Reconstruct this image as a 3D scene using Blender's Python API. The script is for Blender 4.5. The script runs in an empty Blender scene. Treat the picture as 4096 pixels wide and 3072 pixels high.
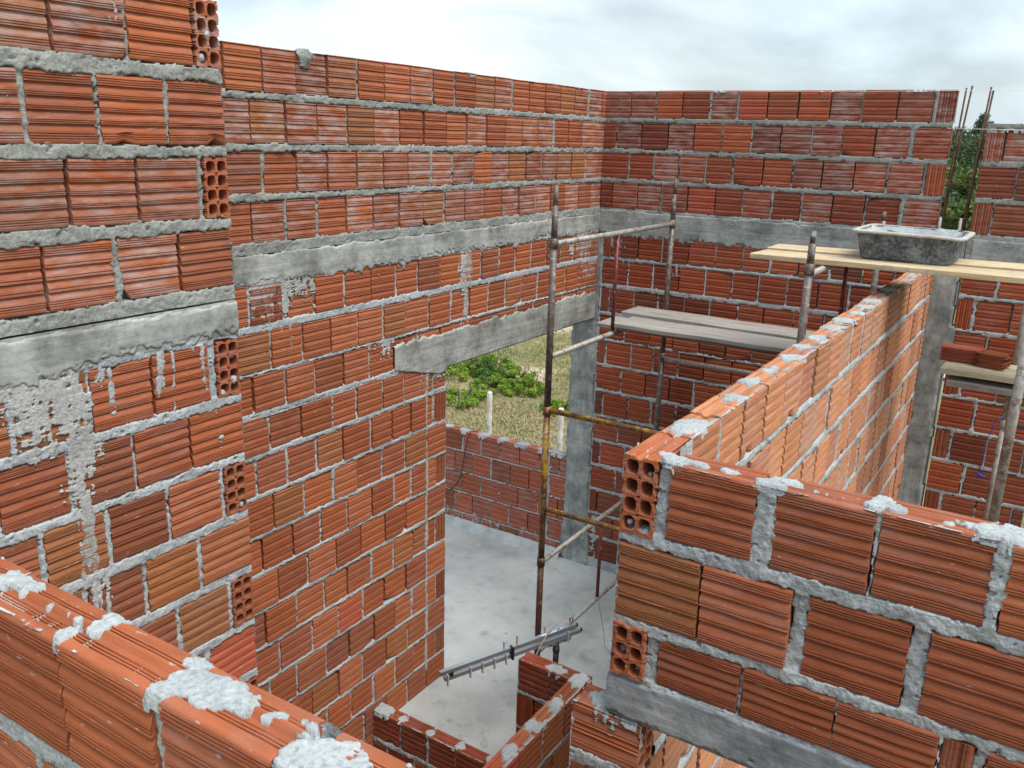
import bpy, math, random
import numpy as np
from mathutils import Vector, Matrix
from mathutils.geometry import tessellate_polygon

random.seed(7)
RS = np.random.RandomState(11)
SC = bpy.context.scene
COL = SC.collection
EYE = 3.48                                    # camera height above the floor slab; wall heights below are measured from the eye

# ------------------------------------------------------------------ camera
cam_d = bpy.data.cameras.new("camera")
cam = bpy.data.objects.new("camera", cam_d)
COL.objects.link(cam)
yaw, pitch, roll = -0.56402167, -0.2773945, 0.02902995
fw = Vector((math.sin(yaw) * math.cos(pitch), math.cos(yaw) * math.cos(pitch), math.sin(pitch)))
rt = Vector((math.cos(yaw), -math.sin(yaw), 0))
up = rt.cross(fw)
r2 = rt * math.cos(roll) + up * math.sin(roll)
u2 = -rt * math.sin(roll) + up * math.cos(roll)
cam.matrix_world = Matrix(((r2.x, u2.x, -fw.x, 0), (r2.y, u2.y, -fw.y, 0), (r2.z, u2.z, -fw.z, EYE), (0, 0, 0, 1)))
cam_d.sensor_width = 36
cam_d.lens = 36 * 3467.1 / 4096
cam_d.clip_start = 0.02
cam_d.clip_end = 3000
SC.camera = cam

# ------------------------------------------------------------------ sky and sun
SUN_EL, SUN_AZ = math.radians(62), math.radians(104)     # azimuth clockwise from +Y
w = bpy.data.worlds.new("World")
SC.world = w
w.use_nodes = True
nt = w.node_tree
for n in list(nt.nodes):
    nt.nodes.remove(n)
N = nt.nodes.new
out = N("ShaderNodeOutputWorld")
bg = N("ShaderNodeBackground")
sky = N("ShaderNodeTexSky")
sky.sky_type = 'NISHITA'
sky.sun_disc = False
sky.sun_elevation = SUN_EL
sky.sun_rotation = SUN_AZ
sky.air_density = 1.0
sky.dust_density = 1.5
sky.ozone_density = 1.2
tc = N("ShaderNodeTexCoord")
mp = N("ShaderNodeMapping")
mp.inputs['Scale'].default_value = (1.0, 1.0, 2.4)
mp.inputs['Location'].default_value = (0.37, 0.1, 0.22)
nz = N("ShaderNodeTexNoise")
nz.inputs['Scale'].default_value = 2.3
nz.inputs['Detail'].default_value = 8
nz.inputs['Roughness'].default_value = 0.52
nz.inputs['Distortion'].default_value = 0.35
rp = N("ShaderNodeValToRGB")
rp.color_ramp.elements[0].position = 0.41
rp.color_ramp.elements[0].color = (0.46, 0.46, 0.46, 1)
rp.color_ramp.elements[1].position = 0.585
rp.color_ramp.elements[1].color = (1, 1, 1, 1)
nz2 = N("ShaderNodeTexNoise")
nz2.inputs['Scale'].default_value = 1.7
nz2.inputs['Detail'].default_value = 6
rp2 = N("ShaderNodeValToRGB")
rp2.color_ramp.elements[0].position = 0.36
rp2.color_ramp.elements[0].color = (8.0, 10.3, 11.7, 1)
rp2.color_ramp.elements[1].position = 0.62
rp2.color_ramp.elements[1].color = (10.4, 11.6, 12.1, 1)
mx = N("ShaderNodeMix")
mx.data_type = 'RGBA'
L = nt.links.new
L(tc.outputs['Generated'], mp.inputs['Vector'])
L(mp.outputs['Vector'], nz.inputs['Vector'])
L(mp.outputs['Vector'], nz2.inputs['Vector'])
L(nz.outputs['Fac'], rp.inputs['Fac'])
L(nz2.outputs['Fac'], rp2.inputs['Fac'])
L(rp.outputs['Color'], mx.inputs['Factor'])
L(sky.outputs['Color'], mx.inputs[6])
L(rp2.outputs['Color'], mx.inputs[7])
L(mx.outputs[2], bg.inputs['Color'])
bg.inputs['Strength'].default_value = 0.076
L(bg.outputs[0], out.inputs['Surface'])

sd = bpy.data.lights.new("sun", 'SUN')
sd.energy = 3.1
sd.angle = math.radians(42)
sd.color = (1.0, 0.94, 0.86)
sun = bpy.data.objects.new("sun", sd)
COL.objects.link(sun)
dirv = Vector((math.sin(SUN_AZ) * math.cos(SUN_EL), math.cos(SUN_AZ) * math.cos(SUN_EL), math.sin(SUN_EL)))
sun.rotation_euler = dirv.to_track_quat('Z', 'Y').to_euler()
sun.location = (6, -2, 9)

SC.view_settings.view_transform = 'Standard'
SC.view_settings.look = 'None'
SC.view_settings.gamma = 1
SC.view_settings.exposure = 0.42

# ------------------------------------------------------------------ noise
def _hash(ix, iy, seed):
    h = (ix.astype(np.int64) * 374761393 + iy.astype(np.int64) * 668265263 + seed * 974634777) & 0xFFFFFFFF
    h = ((h ^ (h >> 13)) * 1274126177) & 0xFFFFFFFF
    h = ((h ^ (h >> 16)) * 2246822519) & 0xFFFFFFFF
    return ((h ^ (h >> 15)) & 0xFFFFFF) / float(0xFFFFFF)

def vnoise(x, y, seed=0):
    x = np.asarray(x, float); y = np.asarray(y, float)
    ix = np.floor(x); iy = np.floor(y)
    fx = x - ix; fy = y - iy
    fx = fx * fx * (3 - 2 * fx); fy = fy * fy * (3 - 2 * fy)
    a = _hash(ix, iy, seed); b = _hash(ix + 1, iy, seed); c = _hash(ix, iy + 1, seed); d = _hash(ix + 1, iy + 1, seed)
    return (a * (1 - fx) + b * fx) * (1 - fy) + (c * (1 - fx) + d * fx) * fy

def fbm(x, y, seed=0, oct=3):
    t = 0; amp = 1; s = 0
    for o in range(oct):
        t = t + amp * vnoise(x * 2 ** o + 17.3 * o, y * 2 ** o - 9.1 * o, seed + 31 * o)
        s += amp; amp *= 0.5
    return t / s * 2 - 1

# ------------------------------------------------------------------ materials
def new_mat(name):
    m = bpy.data.materials.new(name)
    m.use_nodes = True
    t = m.node_tree
    b = t.nodes['Principled BSDF']
    return m, t, b

def nd(t, typ, **kw):
    n = t.nodes.new(typ)
    for k, v in kw.items():
        if k in n.inputs:
            n.inputs[k].default_value = v
        else:
            setattr(n, k, v)
    return n

def ramp(t, src, stops):
    r = t.nodes.new("ShaderNodeValToRGB")
    e = r.color_ramp.elements
    while len(e) < len(stops):
        e.new(0.5)
    for i, (p, c) in enumerate(stops):
        e[i].position = p
        if not isinstance(c, tuple):
            c = (c, c, c)
        e[i].color = (*c, 1)
    t.links.new(src, r.inputs['Fac'])
    return r.outputs['Color']

def mixc(t, fac, a, b, blend='MIX'):
    m = t.nodes.new("ShaderNodeMix")
    m.data_type = 'RGBA'
    m.blend_type = blend
    for sock, v in ((m.inputs['Factor'], fac), (m.inputs[6], a), (m.inputs[7], b)):
        if hasattr(v, 'links'):
            t.links.new(v, sock)
        elif isinstance(v, tuple):
            sock.default_value = (*v, 1)
        else:
            sock.default_value = v
    return m.outputs[2]

def mathn(t, op, a, b=0.5):
    m = t.nodes.new("ShaderNodeMath")
    m.operation = op
    for s, v in ((m.inputs[0], a), (m.inputs[1], b)):
        if hasattr(v, 'links'):
            t.links.new(v, s)
        else:
            s.default_value = v
    return m.outputs[0]

def noise(t, vec, scale, detail=4, rough=0.55, vs=None):
    if vs:
        mpn = t.nodes.new("ShaderNodeMapping")
        mpn.inputs['Scale'].default_value = vs
        t.links.new(vec, mpn.inputs['Vector'])
        vec = mpn.outputs[0]
    n = t.nodes.new("ShaderNodeTexNoise")
    n.inputs['Scale'].default_value = scale
    n.inputs['Detail'].default_value = detail
    n.inputs['Roughness'].default_value = rough
    t.links.new(vec, n.inputs['Vector'])
    return n.outputs['Fac']

def bump(t, b, h, strength, dist):
    n = t.nodes.new("ShaderNodeBump")
    n.inputs['Strength'].default_value = strength
    n.inputs['Distance'].default_value = dist
    t.links.new(h, n.inputs['Height'])
    t.links.new(n.outputs[0], b.inputs['Normal'])

def attr(t, name):
    a = t.nodes.new("ShaderNodeAttribute")
    a.attribute_name = name
    return a

def brick_mat(name, stops, pale, specks, burnt=0.25, gain=1.0):
    m, t, b = new_mat(name)
    r = attr(t, 'rnd').outputs['Fac']
    v = attr(t, 'bc').outputs['Vector']
    base = ramp(t, r, [(p, tuple(x * gain for x in c)) for p, c in stops])
    streak = noise(t, v, 9, 4, 0.6, (1, 12, 6))
    base = mixc(t, 1.0, base, ramp(t, streak, [(0.3, 0.78), (0.55, 1.0), (0.75, 1.2)]), 'MULTIPLY')
    big = noise(t, v, 7, 3, 0.5)
    # one end of some bricks fired darker
    base = mixc(t, mathn(t, 'MULTIPLY', ramp(t, big, [(0.62, 0.0), (0.78, 1.0)]), burnt), base, (0.085, 0.05, 0.05))
    # pale bloom of salts and cement dust
    pn = noise(t, v, 10, 5, 0.65, (0.8, 2.6, 1))
    r2_ = mathn(t, 'FRACT', mathn(t, 'MULTIPLY', r, 17.3))
    dusty = mathn(t, 'MULTIPLY', ramp(t, r2_, [(0.35, 0.15), (0.75, 1.0)]), min(1.0, pale * 1.9))
    base = mixc(t, mathn(t, 'MULTIPLY', ramp(t, pn, [(0.40, 0.0), (0.70, 1.0)]), dusty), base, (0.42, 0.34, 0.325))
    r3_ = mathn(t, 'FRACT', mathn(t, 'MULTIPLY', r, 41.7))
    base = mixc(t, ramp(t, r3_, [(0.72, 0.0), (0.98, 0.35)]), base, (0.17, 0.085, 0.06))
    sp = noise(t, v, 75, 2, 0.5, (0.42, 1.5, 1))
    base = mixc(t, mathn(t, 'MULTIPLY', ramp(t, sp, [(0.70, 0.0), (0.745, 1.0)]), specks), base, (0.46, 0.45, 0.43))
    t.links.new(base, b.inputs['Base Color'])
    b.inputs['Roughness'].default_value = 0.93
    b.inputs['Specular IOR Level'].default_value = 0.10
    bump(t, b, mathn(t, 'ADD', noise(t, v, 160, 4, 0.7), noise(t, v, 28, 4, 0.65, (0.5, 9, 3))), 0.42, 0.0026)
    return m

ORANGE = [(0.0, (0.23, 0.072, 0.036)), (0.10, (0.30, 0.092, 0.044)), (0.45, (0.365, 0.110, 0.050)), (0.80, (0.43, 0.135, 0.058)), (0.88, (0.31, 0.125, 0.056)), (0.95, (0.36, 0.135, 0.055)), (1.0, (0.46, 0.112, 0.066))]
RED = [(0.0, (0.20, 0.056, 0.035)), (0.12, (0.27, 0.068, 0.036)), (0.55, (0.34, 0.082, 0.040)), (0.85, (0.41, 0.105, 0.048)), (0.93, (0.25, 0.085, 0.047)), (1.0, (0.44, 0.10, 0.055))]
M_BRICK = brick_mat("fired_clay", ORANGE, 0.10, 0.55)
M_BRICK_PALE = brick_mat("dusty_fired_clay", ORANGE, 0.45, 0.4, 0.6)
M_BRICK_RED = brick_mat("red_fired_clay", RED, 0.10, 0.5)
M_BRICK_RED_PALE = brick_mat("dusty_red_fired_clay", RED, 0.45, 0.4, 0.7)
M_BRICK_NEW = brick_mat("fresh_fired_clay", [(0, (0.37, 0.145, 0.075)), (0.4, (0.47, 0.20, 0.10)), (0.75, (0.52, 0.235, 0.12)), (0.9, (0.41, 0.215, 0.13)), (1, (0.47, 0.165, 0.09))], 0.25, 0.4, 0.12)

def mortar_mat(name, c0, c1, c2, grain=1.0):
    m, t, b = new_mat(name)
    v = nd(t, "ShaderNodeTexCoord").outputs['Object']
    n1 = noise(t, v, 9, 5, 0.6)
    n2 = noise(t, v, 120, 3, 0.6)
    c = ramp(t, n1, [(0.3, c0), (0.5, c1), (0.72, c2)])
    c = mixc(t, 1.0, c, ramp(t, n2, [(0.32, 1 - 0.26 * grain), (0.5, 1.0), (0.7, 1 + 0.16 * grain)]), 'MULTIPLY')
    t.links.new(c, b.inputs['Base Color'])
    b.inputs['Roughness'].default_value = 0.93
    b.inputs['Specular IOR Level'].default_value = 0.15
    h = mathn(t, 'ADD', n2, noise(t, v, 60, 5, 0.65))
    bump(t, b, h, 0.7, 0.0035 * grain)
    return m

M_MORTAR = mortar_mat("set_mortar", (0.31, 0.335, 0.345), (0.40, 0.43, 0.445), (0.47, 0.50, 0.515))
M_MORTAR_DK = mortar_mat("damp_mortar", (0.205, 0.21, 0.195), (0.275, 0.285, 0.265), (0.345, 0.36, 0.34))
M_MORTAR_LT = mortar_mat("pale_fresh_mortar", (0.27, 0.295, 0.31), (0.36, 0.39, 0.405), (0.43, 0.46, 0.475), 0.95)

M_SMEAR = mortar_mat("pale_cement_slurry", (0.31, 0.315, 0.305), (0.41, 0.415, 0.405), (0.49, 0.495, 0.485))

def concrete_mat(name, c0, c1, c2, axis, streaks=1.0):
    m, t, b = new_mat(name)
    v = nd(t, "ShaderNodeTexCoord").outputs['Object']
    st = (0.7, 8, 8) if axis == 'x' else ((8, 0.7, 8) if axis == 'y' else (8, 8, 0.7))
    n1 = noise(t, v, 4.5, 7, 0.7)
    n2 = noise(t, v, 4.5, 5, 0.6, st)
    n3 = noise(t, v, 55, 3, 0.6)
    c = ramp(t, n1, [(0.36, tuple(x * 0.8 for x in c0)), (0.5, c1), (0.64, tuple(min(1, x * 1.12) for x in c2))])
    c = mixc(t, streaks, c, ramp(t, n2, [(0.3, 0.80), (0.5, 1.0), (0.7, 1.12)]), 'MULTIPLY')
    c = mixc(t, 1.0, c, ramp(t, n3, [(0.30, 0.75), (0.42, 1.0), (0.7, 1.05)]), 'MULTIPLY')
    t.links.new(c, b.inputs['Base Color'])
    b.inputs['Roughness'].default_value = 0.88
    b.inputs['Specular IOR Level'].default_value = 0.2
    bump(t, b, mathn(t, 'ADD', n2, mathn(t, 'MULTIPLY', n3, 0.5)), 0.5, 0.006)
    return m

M_BEAM_X = concrete_mat("cast_concrete_lengthwise", (0.21, 0.225, 0.22), (0.30, 0.315, 0.305), (0.37, 0.385, 0.375), 'x')
M_BEAM_X2 = concrete_mat("cast_concrete_bluish", (0.19, 0.21, 0.225), (0.275, 0.30, 0.32), (0.35, 0.375, 0.39), 'x', 0.6)
M_BEAM_Y = concrete_mat("cast_concrete", (0.23, 0.235, 0.215), (0.31, 0.32, 0.30), (0.38, 0.39, 0.375), 'y')
M_COLUMN = concrete_mat("cast_concrete_upright", (0.17, 0.185, 0.185), (0.27, 0.285, 0.28), (0.36, 0.37, 0.36), 'z')

# ------------------------------------------------------------------ mesh helpers
def set_props(o, label=None, cat=None, group=None, kind=None):
    if label: o['label'] = label
    if cat: o['category'] = cat
    if group: o['group'] = group
    if kind: o['kind'] = kind
    return o

def thing(name, loc, label, cat, group=None):
    """Empty at a thing's base; loc heights are measured from the eye."""
    o = bpy.data.objects.new(name, None)
    o.empty_display_size = 0.1
    COL.objects.link(o)
    o.location = (loc[0], loc[1], loc[2] + EYE)
    return set_props(o, label, cat, group)

def link_mesh(name, me, mat, parent):
    o = bpy.data.objects.new(name, me)
    COL.objects.link(o)
    if mat:
        me.materials.append(mat)
    if parent:
        o.parent = parent
    return o

def obj(name, verts, faces, mat, parent=None, smooth=False, fattr=None, vattr=None, origin=None):
    """verts: eye-relative world coordinates; they are stored relative to the parent chain."""
    V = np.asarray(verts, float).reshape(-1, 3).copy()
    V[:, 2] += EYE
    off = np.zeros(3)
    p = parent
    while p is not None:
        off += np.array(p.location); p = p.parent
    org = np.zeros(3)
    if origin is not None:
        org = np.array(origin, float); org[2] += EYE
        org = org - off
    V -= off + org
    me = bpy.data.meshes.new(name)
    if isinstance(faces, np.ndarray):
        nf, k = faces.shape
        me.vertices.add(len(V)); me.vertices.foreach_set('co', V.ravel().astype(np.float32))
        me.loops.add(nf * k); me.loops.foreach_set('vertex_index', faces.ravel().astype(np.int32))
        me.polygons.add(nf)
        me.polygons.foreach_set('loop_start', np.arange(0, nf * k, k, dtype=np.int32))
        me.update(calc_edges=True)
    else:
        me.from_pydata([tuple(v) for v in V], [], faces)
    me.validate()
    if smooth:
        me.polygons.foreach_set('use_smooth', np.ones(len(me.polygons), bool))
    if fattr is not None and len(fattr) == len(me.polygons):
        a = me.attributes.new('rnd', 'FLOAT', 'FACE'); a.data.foreach_set('value', np.asarray(fattr, np.float32))
    if vattr is not None:
        a = me.attributes.new('bc', 'FLOAT_VECTOR', 'POINT'); a.data.foreach_set('vector', np.asarray(vattr, np.float32).ravel())
    o = link_mesh(name, me, mat, parent)
    if origin is not None:
        o.location = org
    return o

class Soup:
    def __init__(s):
        s.v = []; s.f = []; s.r = []; s.b = []; s.n = 0
    def add(s, V, F, rnd=0.5, bc=None):
        s.v.append(np.asarray(V, float))
        n = s.n
        s.f.extend([tuple(i + n for i in f) for f in F])
        s.r.extend([rnd] * len(F))
        s.b.append(np.asarray(V if bc is None else bc, float))
        s.n += len(V)
    def build(s, name, mat, parent=None, smooth=False, **kw):
        if not s.v: return None
        return obj(name, np.concatenate(s.v), s.f, mat, parent, smooth, s.r, np.concatenate(s.b), **kw)

def box_vf(x0, x1, y0, y1, z0, z1):
    V = [(x, y, z) for z in (z0, z1) for y in (y0, y1) for x in (x0, x1)]
    F = [(0, 2, 3, 1), (4, 5, 7, 6), (0, 1, 5, 4), (2, 6, 7, 3), (0, 4, 6, 2), (1, 3, 7, 5)]
    return np.array(V, float), F

def tube_vf(pts, r, sides=10, caps=True):
    pts = [Vector(p) for p in pts]
    V = []; F = []
    n = len(pts)
    ref = None
    for i, p in enumerate(pts):
        d = (pts[min(i + 1, n - 1)] - pts[max(i - 1, 0)]).normalized()
        if ref is None:
            ref = Vector((0, 0, 1)) if abs(d.z) < 0.9 else Vector((1, 0, 0))
        a = d.cross(ref).normalized(); b = d.cross(a).normalized()
        ref = a.cross(d) if False else ref
        rr = r[i] if isinstance(r, (list, tuple)) else r
        for k in range(sides):
            an = 2 * math.pi * k / sides
            V.append(p + a * (rr * math.cos(an)) + b * (rr * math.sin(an)))
    for i in range(n - 1):
        for k in range(sides):
            k2 = (k + 1) % sides
            F.append((i * sides + k, i * sides + k2, (i + 1) * sides + k2, (i + 1) * sides + k))
    if caps:
        F.append(tuple(range(sides - 1, -1, -1)))
        F.append(tuple((n - 1) * sides + k for k in range(sides)))
    return np.array([tuple(v) for v in V]), F

def tube(name, pts, r, mat, parent=None, sides=12, smooth=True):
    V, F = tube_vf(pts, r, sides)
    o = obj(name, V, F, mat, parent, smooth)
    return o

# ------------------------------------------------------------------ bricks
def face_profile(h, lod):
    """(t, n) along one ribbed face of a clay block, t from 0 (bottom) to h: scalloped bands between groups of fine grooves."""
    k = h / 0.19
    P = []
    if lod >= 2:
        nb = 4 if h > 0.16 else 3
        wide = 0.0285
        fine = (h - 0.018 - 0.019 - 0.038 * 0.5 - nb * wide) / (nb - 1)
        if fine < 0.006: wide = 0.024; fine = (h - 0.056 - nb * wide) / (nb - 1)
        t = 0.0095
        zones = [0.019] + [fine] * (nb - 1) + [0.018]
        for i, z in enumerate(zones):
            g = max(1, int(round(z / 0.0058))); q = z / g
            for j in range(g):
                P += [(t + q * (j + 0.06), 0.0), (t + q * (j + 0.52), 0.0), (t + q * (j + 0.64), -0.0034), (t + q * (j + 0.92), -0.0034)]
            t += z
            if i < nb:
                P += [(t + 0.0005, -0.0002), (t + wide * 0.25, -0.0008), (t + wide * 0.55, -0.0032), (t + wide * 0.82, -0.0078), (t + wide * 0.95, -0.0086)]
                t += wide
    else:
        nb = 4 if h > 0.16 else 3
        q = h / nb
        for i in range(nb):
            t = i * q
            P += [(t + q * 0.03, 0.0), (t + q * 0.14, 0.0), (t + q * 0.16, -0.0032), (t + q * 0.22, -0.0032), (t + q * 0.24, 0.0), (t + q * 0.33, 0.0), (t + q * 0.35, -0.0032), (t + q * 0.41, -0.0032), (t + q * 0.43, 0.0),
                  (t + q * 0.52, -0.0004), (t + q * 0.78, -0.0040), (t + q * 0.90, -0.0085), (t + q * 0.95, -0.0085), (t + q * 0.96, 0.0)]
    e = 0.0092 if lod >= 2 else 0.004
    return [(min(max(a, e), h - e), b) for a, b in P]

def top_profile(w, lod):
    """(across 0..w, height offset) of the narrow ribbed side."""
    if lod < 2:
        return [(0.006, 0.0), (w * 0.36, 0.0), (w * 0.40, -0.003), (w * 0.60, -0.003), (w * 0.64, 0.0), (w - 0.006, 0.0)]
    P = []
    def grooves(a, b, g):
        q = (b - a) / g
        for j in range(g):
            P.extend([(a + q * (j + 0.05), 0.0), (a + q * (j + 0.46), 0.0), (a + q * (j + 0.60), -0.0034), (a + q * (j + 0.9), -0.0034)])
    P.append((0.009, 0.0))
    grooves(0.016, 0.031, 3)
    P.extend([(0.032, 0.0), (0.035, -0.0055), (0.040, -0.0075), (w * 0.5, -0.0080), (w - 0.040, -0.0070), (w - 0.034, -0.0015), (w - 0.032, 0.0)])
    grooves(w - 0.031, w - 0.016, 3)
    P.append((w - 0.009, 0.0))
    return P

_loops = {}
def brick_loop(h, w, lod, toplod):
    """closed outline (n, t): front face up, top to the back, back down, bottom to the front. n=0 is the front plane, -w the back."""
    key = (round(h, 4), round(w, 4), lod, toplod)
    if key in _loops: return _loops[key]
    c = 0.0045
    if lod >= 2:
        loop = [(-0.0045, 0.0012), (-0.0012, 0.0045)]
        loop += [(n, t) for t, n in face_profile(h, lod)]
        loop += [(-0.0003, h - 0.0088), (-0.0013, h - 0.0050), (-0.0030, h - 0.0026), (-0.0056, h - 0.0009)]
    else:
        loop = [(-c * 0.25, c * 0.3)]
        loop += [(n, t) for t, n in face_profile(h, lod)]
        loop += [(-c * 0.25, h - c * 0.4), (-c, h - 0.0005)]
    loop += [(-a, h + d) for a, d in top_profile(w, toplod)]
    loop += [(-w + c * 0.3, h - c * 0.5)]
    loop += [(-w - n, t) for t, n in reversed(face_profile(h, 0 if lod < 2 else 1))]
    loop += [(-w + c * 0.3, c * 0.5)]
    loop += [(-w + 0.01, 0.0), (-0.01, 0.0)]
    _loops[key] = np.array(loop)
    return _loops[key]

class Frame:
    """wall frame: s along the wall, n out of its face, t up (eye-relative)."""
    def __init__(f, axis, plane, sign):
        f.axis, f.plane, f.sign = axis, plane, sign
    def w(f, s, n, t):
        s, n, t = np.broadcast_arrays(np.asarray(s, float), np.asarray(n, float), np.asarray(t, float))
        if f.axis == 'x':
            return np.stack([s, f.plane + f.sign * n, t], -1)
        return np.stack([f.plane + f.sign * n, s, t], -1)

def add_brick(soup, fr, s0, s1, zb, zt, lod, toplod, kind='n', w=0.09, nj=0.003, chip=0.06, tint=None):
    L = s1 - s0
    if L < 0.012: return
    h = zt - zb
    nseg = 6 if lod >= 2 else 2
    rnd = random.random() if tint is None else tint
    dn = random.uniform(-nj, nj); tw = random.uniform(-1, 1) * 0.012; tilt = random.uniform(-1, 1) * 0.006
    if kind == 'n':
        loop = brick_loop(h, w, lod, toplod)
        P = len(loop)
        S = np.linspace(s0, s1, nseg + 1)
        n = np.repeat(loop[None, :, 0], nseg + 1, 0); t = np.repeat(loop[None, :, 1], nseg + 1, 0)
        s = np.repeat(S[:, None], P, 1)
    else:                                            # stood on end: ribs run upright
        loop = brick_loop(L, w, lod, 0)
        P = len(loop)
        S = np.linspace(0, h, nseg + 1)
        n = np.repeat(loop[None, :, 0], nseg + 1, 0); s = s0 + np.repeat(loop[None, :, 1], nseg + 1, 0)
        t = np.repeat(S[:, None], P, 1)
    sd_ = random.randint(0, 9999)
    # crooked, slightly broken ends
    if kind == 'n':
        e = 0.0034 if lod >= 2 else 0.0032
        s[0] += e * fbm(t[0] * 55, n[0] * 40 + sd_, sd_, 2); s[-1] += e * fbm(t[-1] * 55, n[-1] * 40 + sd_, sd_ + 5, 2)
        if random.random() < chip:
            end = random.choice((0, -1)); low = random.random() < 0.7
            d = (t[end] if low else h - t[end])
            c = random.uniform(0.02, 0.05)
            s[end] += (1 if end == 0 else -1) * np.clip(c - d, 0, None) * random.uniform(0.6, 1.2)
        if lod >= 2:
            n = n + 0.0012 * (fbm(s * 9, t * 0 + sd_, sd_ + 1, 2)) + 0.0007 * fbm(s * 50, t * 160, sd_ + 4, 1)
            t = t + 0.0010 * (fbm(s * 11, t * 0 + sd_, sd_ + 2, 2))
    if kind == 'n' and random.random() < (0.16 if lod >= 2 else 0.09) and L > 0.12:
        k = random.randint(0, nseg - 1) if lod >= 2 else random.choice((0, nseg))
        low = random.random() < 0.6
        m = (t[k] < 0.030) if low else (t[k] > h - 0.022)
        dtb = random.uniform(0.008, 0.024) * (1 if low else -1)
        m &= n[k] > -0.03
        t[k] = np.where(m, t[k] + dtb * np.clip((0.030 - t[k] if low else t[k] - h + 0.022) / 0.022, 0.3, 1), t[k])
        n[k] = np.where(m, n[k] - 0.007, n[k])
    n = n + dn + tw * (s - (s0 + s1) / 2)
    t = t + zb + tilt * (s - (s0 + s1) / 2) + random.uniform(-1, 1) * 0.0015
    V = fr.w(s, n, t).reshape(-1, 3)
    bc = np.stack([s + 3.1 * (sd_ % 97), t + 1.7 * (sd_ % 89), n], -1).reshape(-1, 3)
    F = []
    for i in range(nseg):
        a = i * P; b = a + P
        for k in range(P):
            k2 = (k + 1) % P
            F.append((a + k, a + k2, b + k2, b + k))
    F.append(tuple(range(P - 1, -1, -1))); F.append(tuple(nseg * P + k for k in range(P)))
    soup.add(V, F, rnd, bc)

def hollow_vf(h, w, L, rows, depth, seed=0):
    """open-ended block: returns verts (u across, v up, d into the block) and faces; the cells open at d=0."""
    R = np.random.RandomState(seed)
    side = face_profile(h, 2)
    loop = [(0.001, 0.001)]
    loop += [(-n * 1.25, t) for t, n in side][::2]
    loop += [(0.002, h - 0.001)] + [(a, h + d) for a, d in top_profile(w, 2)][::2] + [(w - 0.002, h - 0.001)]
    loop += [(w + n * 1.25, t) for t, n in reversed(side)][::2]
    loop += [(w - 0.001, 0.001)] + [(w * 0.62, 0.0), (w * 0.55, 0.0045), (w * 0.45, 0.0045), (w * 0.38, 0.0)]
    loop = [(a + R.uniform(-1, 1) * 0.0007, b + R.uniform(-1, 1) * 0.0007) for a, b in loop]
    holes = []
    cw = (w - 0.008 * 2 - 0.007) / 2; ch = (h - 0.008 * 2 - 0.008 * (rows - 1)) / rows
    for r in range(rows):
        for c in range(2):
            cx = 0.008 + cw / 2 + c * (cw + 0.007); cy = 0.008 + ch / 2 + r * (ch + 0.008)
            hx, hy = cw / 2, ch / 2
            pts = []
            for k in range(20):
                a = -2 * math.pi * k / 20
                e = 2.9
                ca, sa = math.cos(a), math.sin(a)
                x = math.copysign(abs(ca) ** (2 / e), ca); y = math.copysign(abs(sa) ** (2 / e), sa)
                pts.append((cx + x * hx * R.uniform(0.95, 1.01), cy + y * hy * R.uniform(0.95, 1.01)))
            holes.append(pts)
    for r in range(rows - 1):
        cy = 0.008 + (r + 1) * (ch + 0.008) - 0.004
        holes.append([(w / 2 + 0.0042 * math.cos(-2 * math.pi * k / 8), cy + 0.0042 * math.sin(-2 * math.pi * k / 8)) for k in range(8)])
    polys = [loop] + holes
    tess = tessellate_polygon([[Vector((a, b, 0)) for a, b in p] for p in polys])
    flat = [p for poly in polys for p in poly]
    nF = len(flat)
    V = [(a, b, R.uniform(-1, 1) * 0.0008) for a, b in flat]
    F = [tuple(t) for t in tess]
    i0 = 0
    for pi, poly in enumerate(polys):
        n = len(poly); D = L if pi == 0 else depth
        base = len(V)
        V += [(a, b, D) for a, b in poly]
        for k in range(n):
            k2 = (k + 1) % n
            F.append((i0 + k, i0 + k2, base + k2, base + k))
        F.append(tuple(base + k for k in range(n)))
        i0 += n
    return np.array(V), F

def hollow_brick(parent, fn, h, w, L, rows, mat, seed):
    """fn maps (u, v, d) arrays to eye-relative world."""
    V, F = hollow_vf(h, w, L, rows, min(L - 0.01, 0.17), seed)
    W = fn(V[:, 0], V[:, 1], V[:, 2])
    bc = np.stack([V[:, 2] + 3.3 * seed, V[:, 1], V[:, 0]], -1)
    rnd = 0.35 + 0.4 * ((seed * 37) % 10) / 10
    return obj("hollow_brick", W, F, mat, parent, False, [rnd] * len(F), bc)

def lay(s0, s1, off, pitch=0.2, wide=0.35, jit=0.005, ends=None):
    """bricks of one course between s0 and s1; off is the place of one joint."""
    js = []
    k = math.ceil((s0 - off) / pitch)
    j = off + k * pitch
    while j < s1:
        js.append(j + random.uniform(-jit, jit)); j += pitch
    js = [x for x in js if s0 + 0.025 < x < s1 - 0.025]
    return cut(s0, s1, js, wide)

def cut(s0, s1, js, wide=0.35):
    out_ = []; a = s0
    for j in js:
        g = random.uniform(0.013, 0.020) if random.random() < wide else random.uniform(0.009, 0.013)
        out_.append((a, j - g / 2, 'n')); a = j + g / 2
    out_.append((a, s1, 'n'))
    return out_

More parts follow.
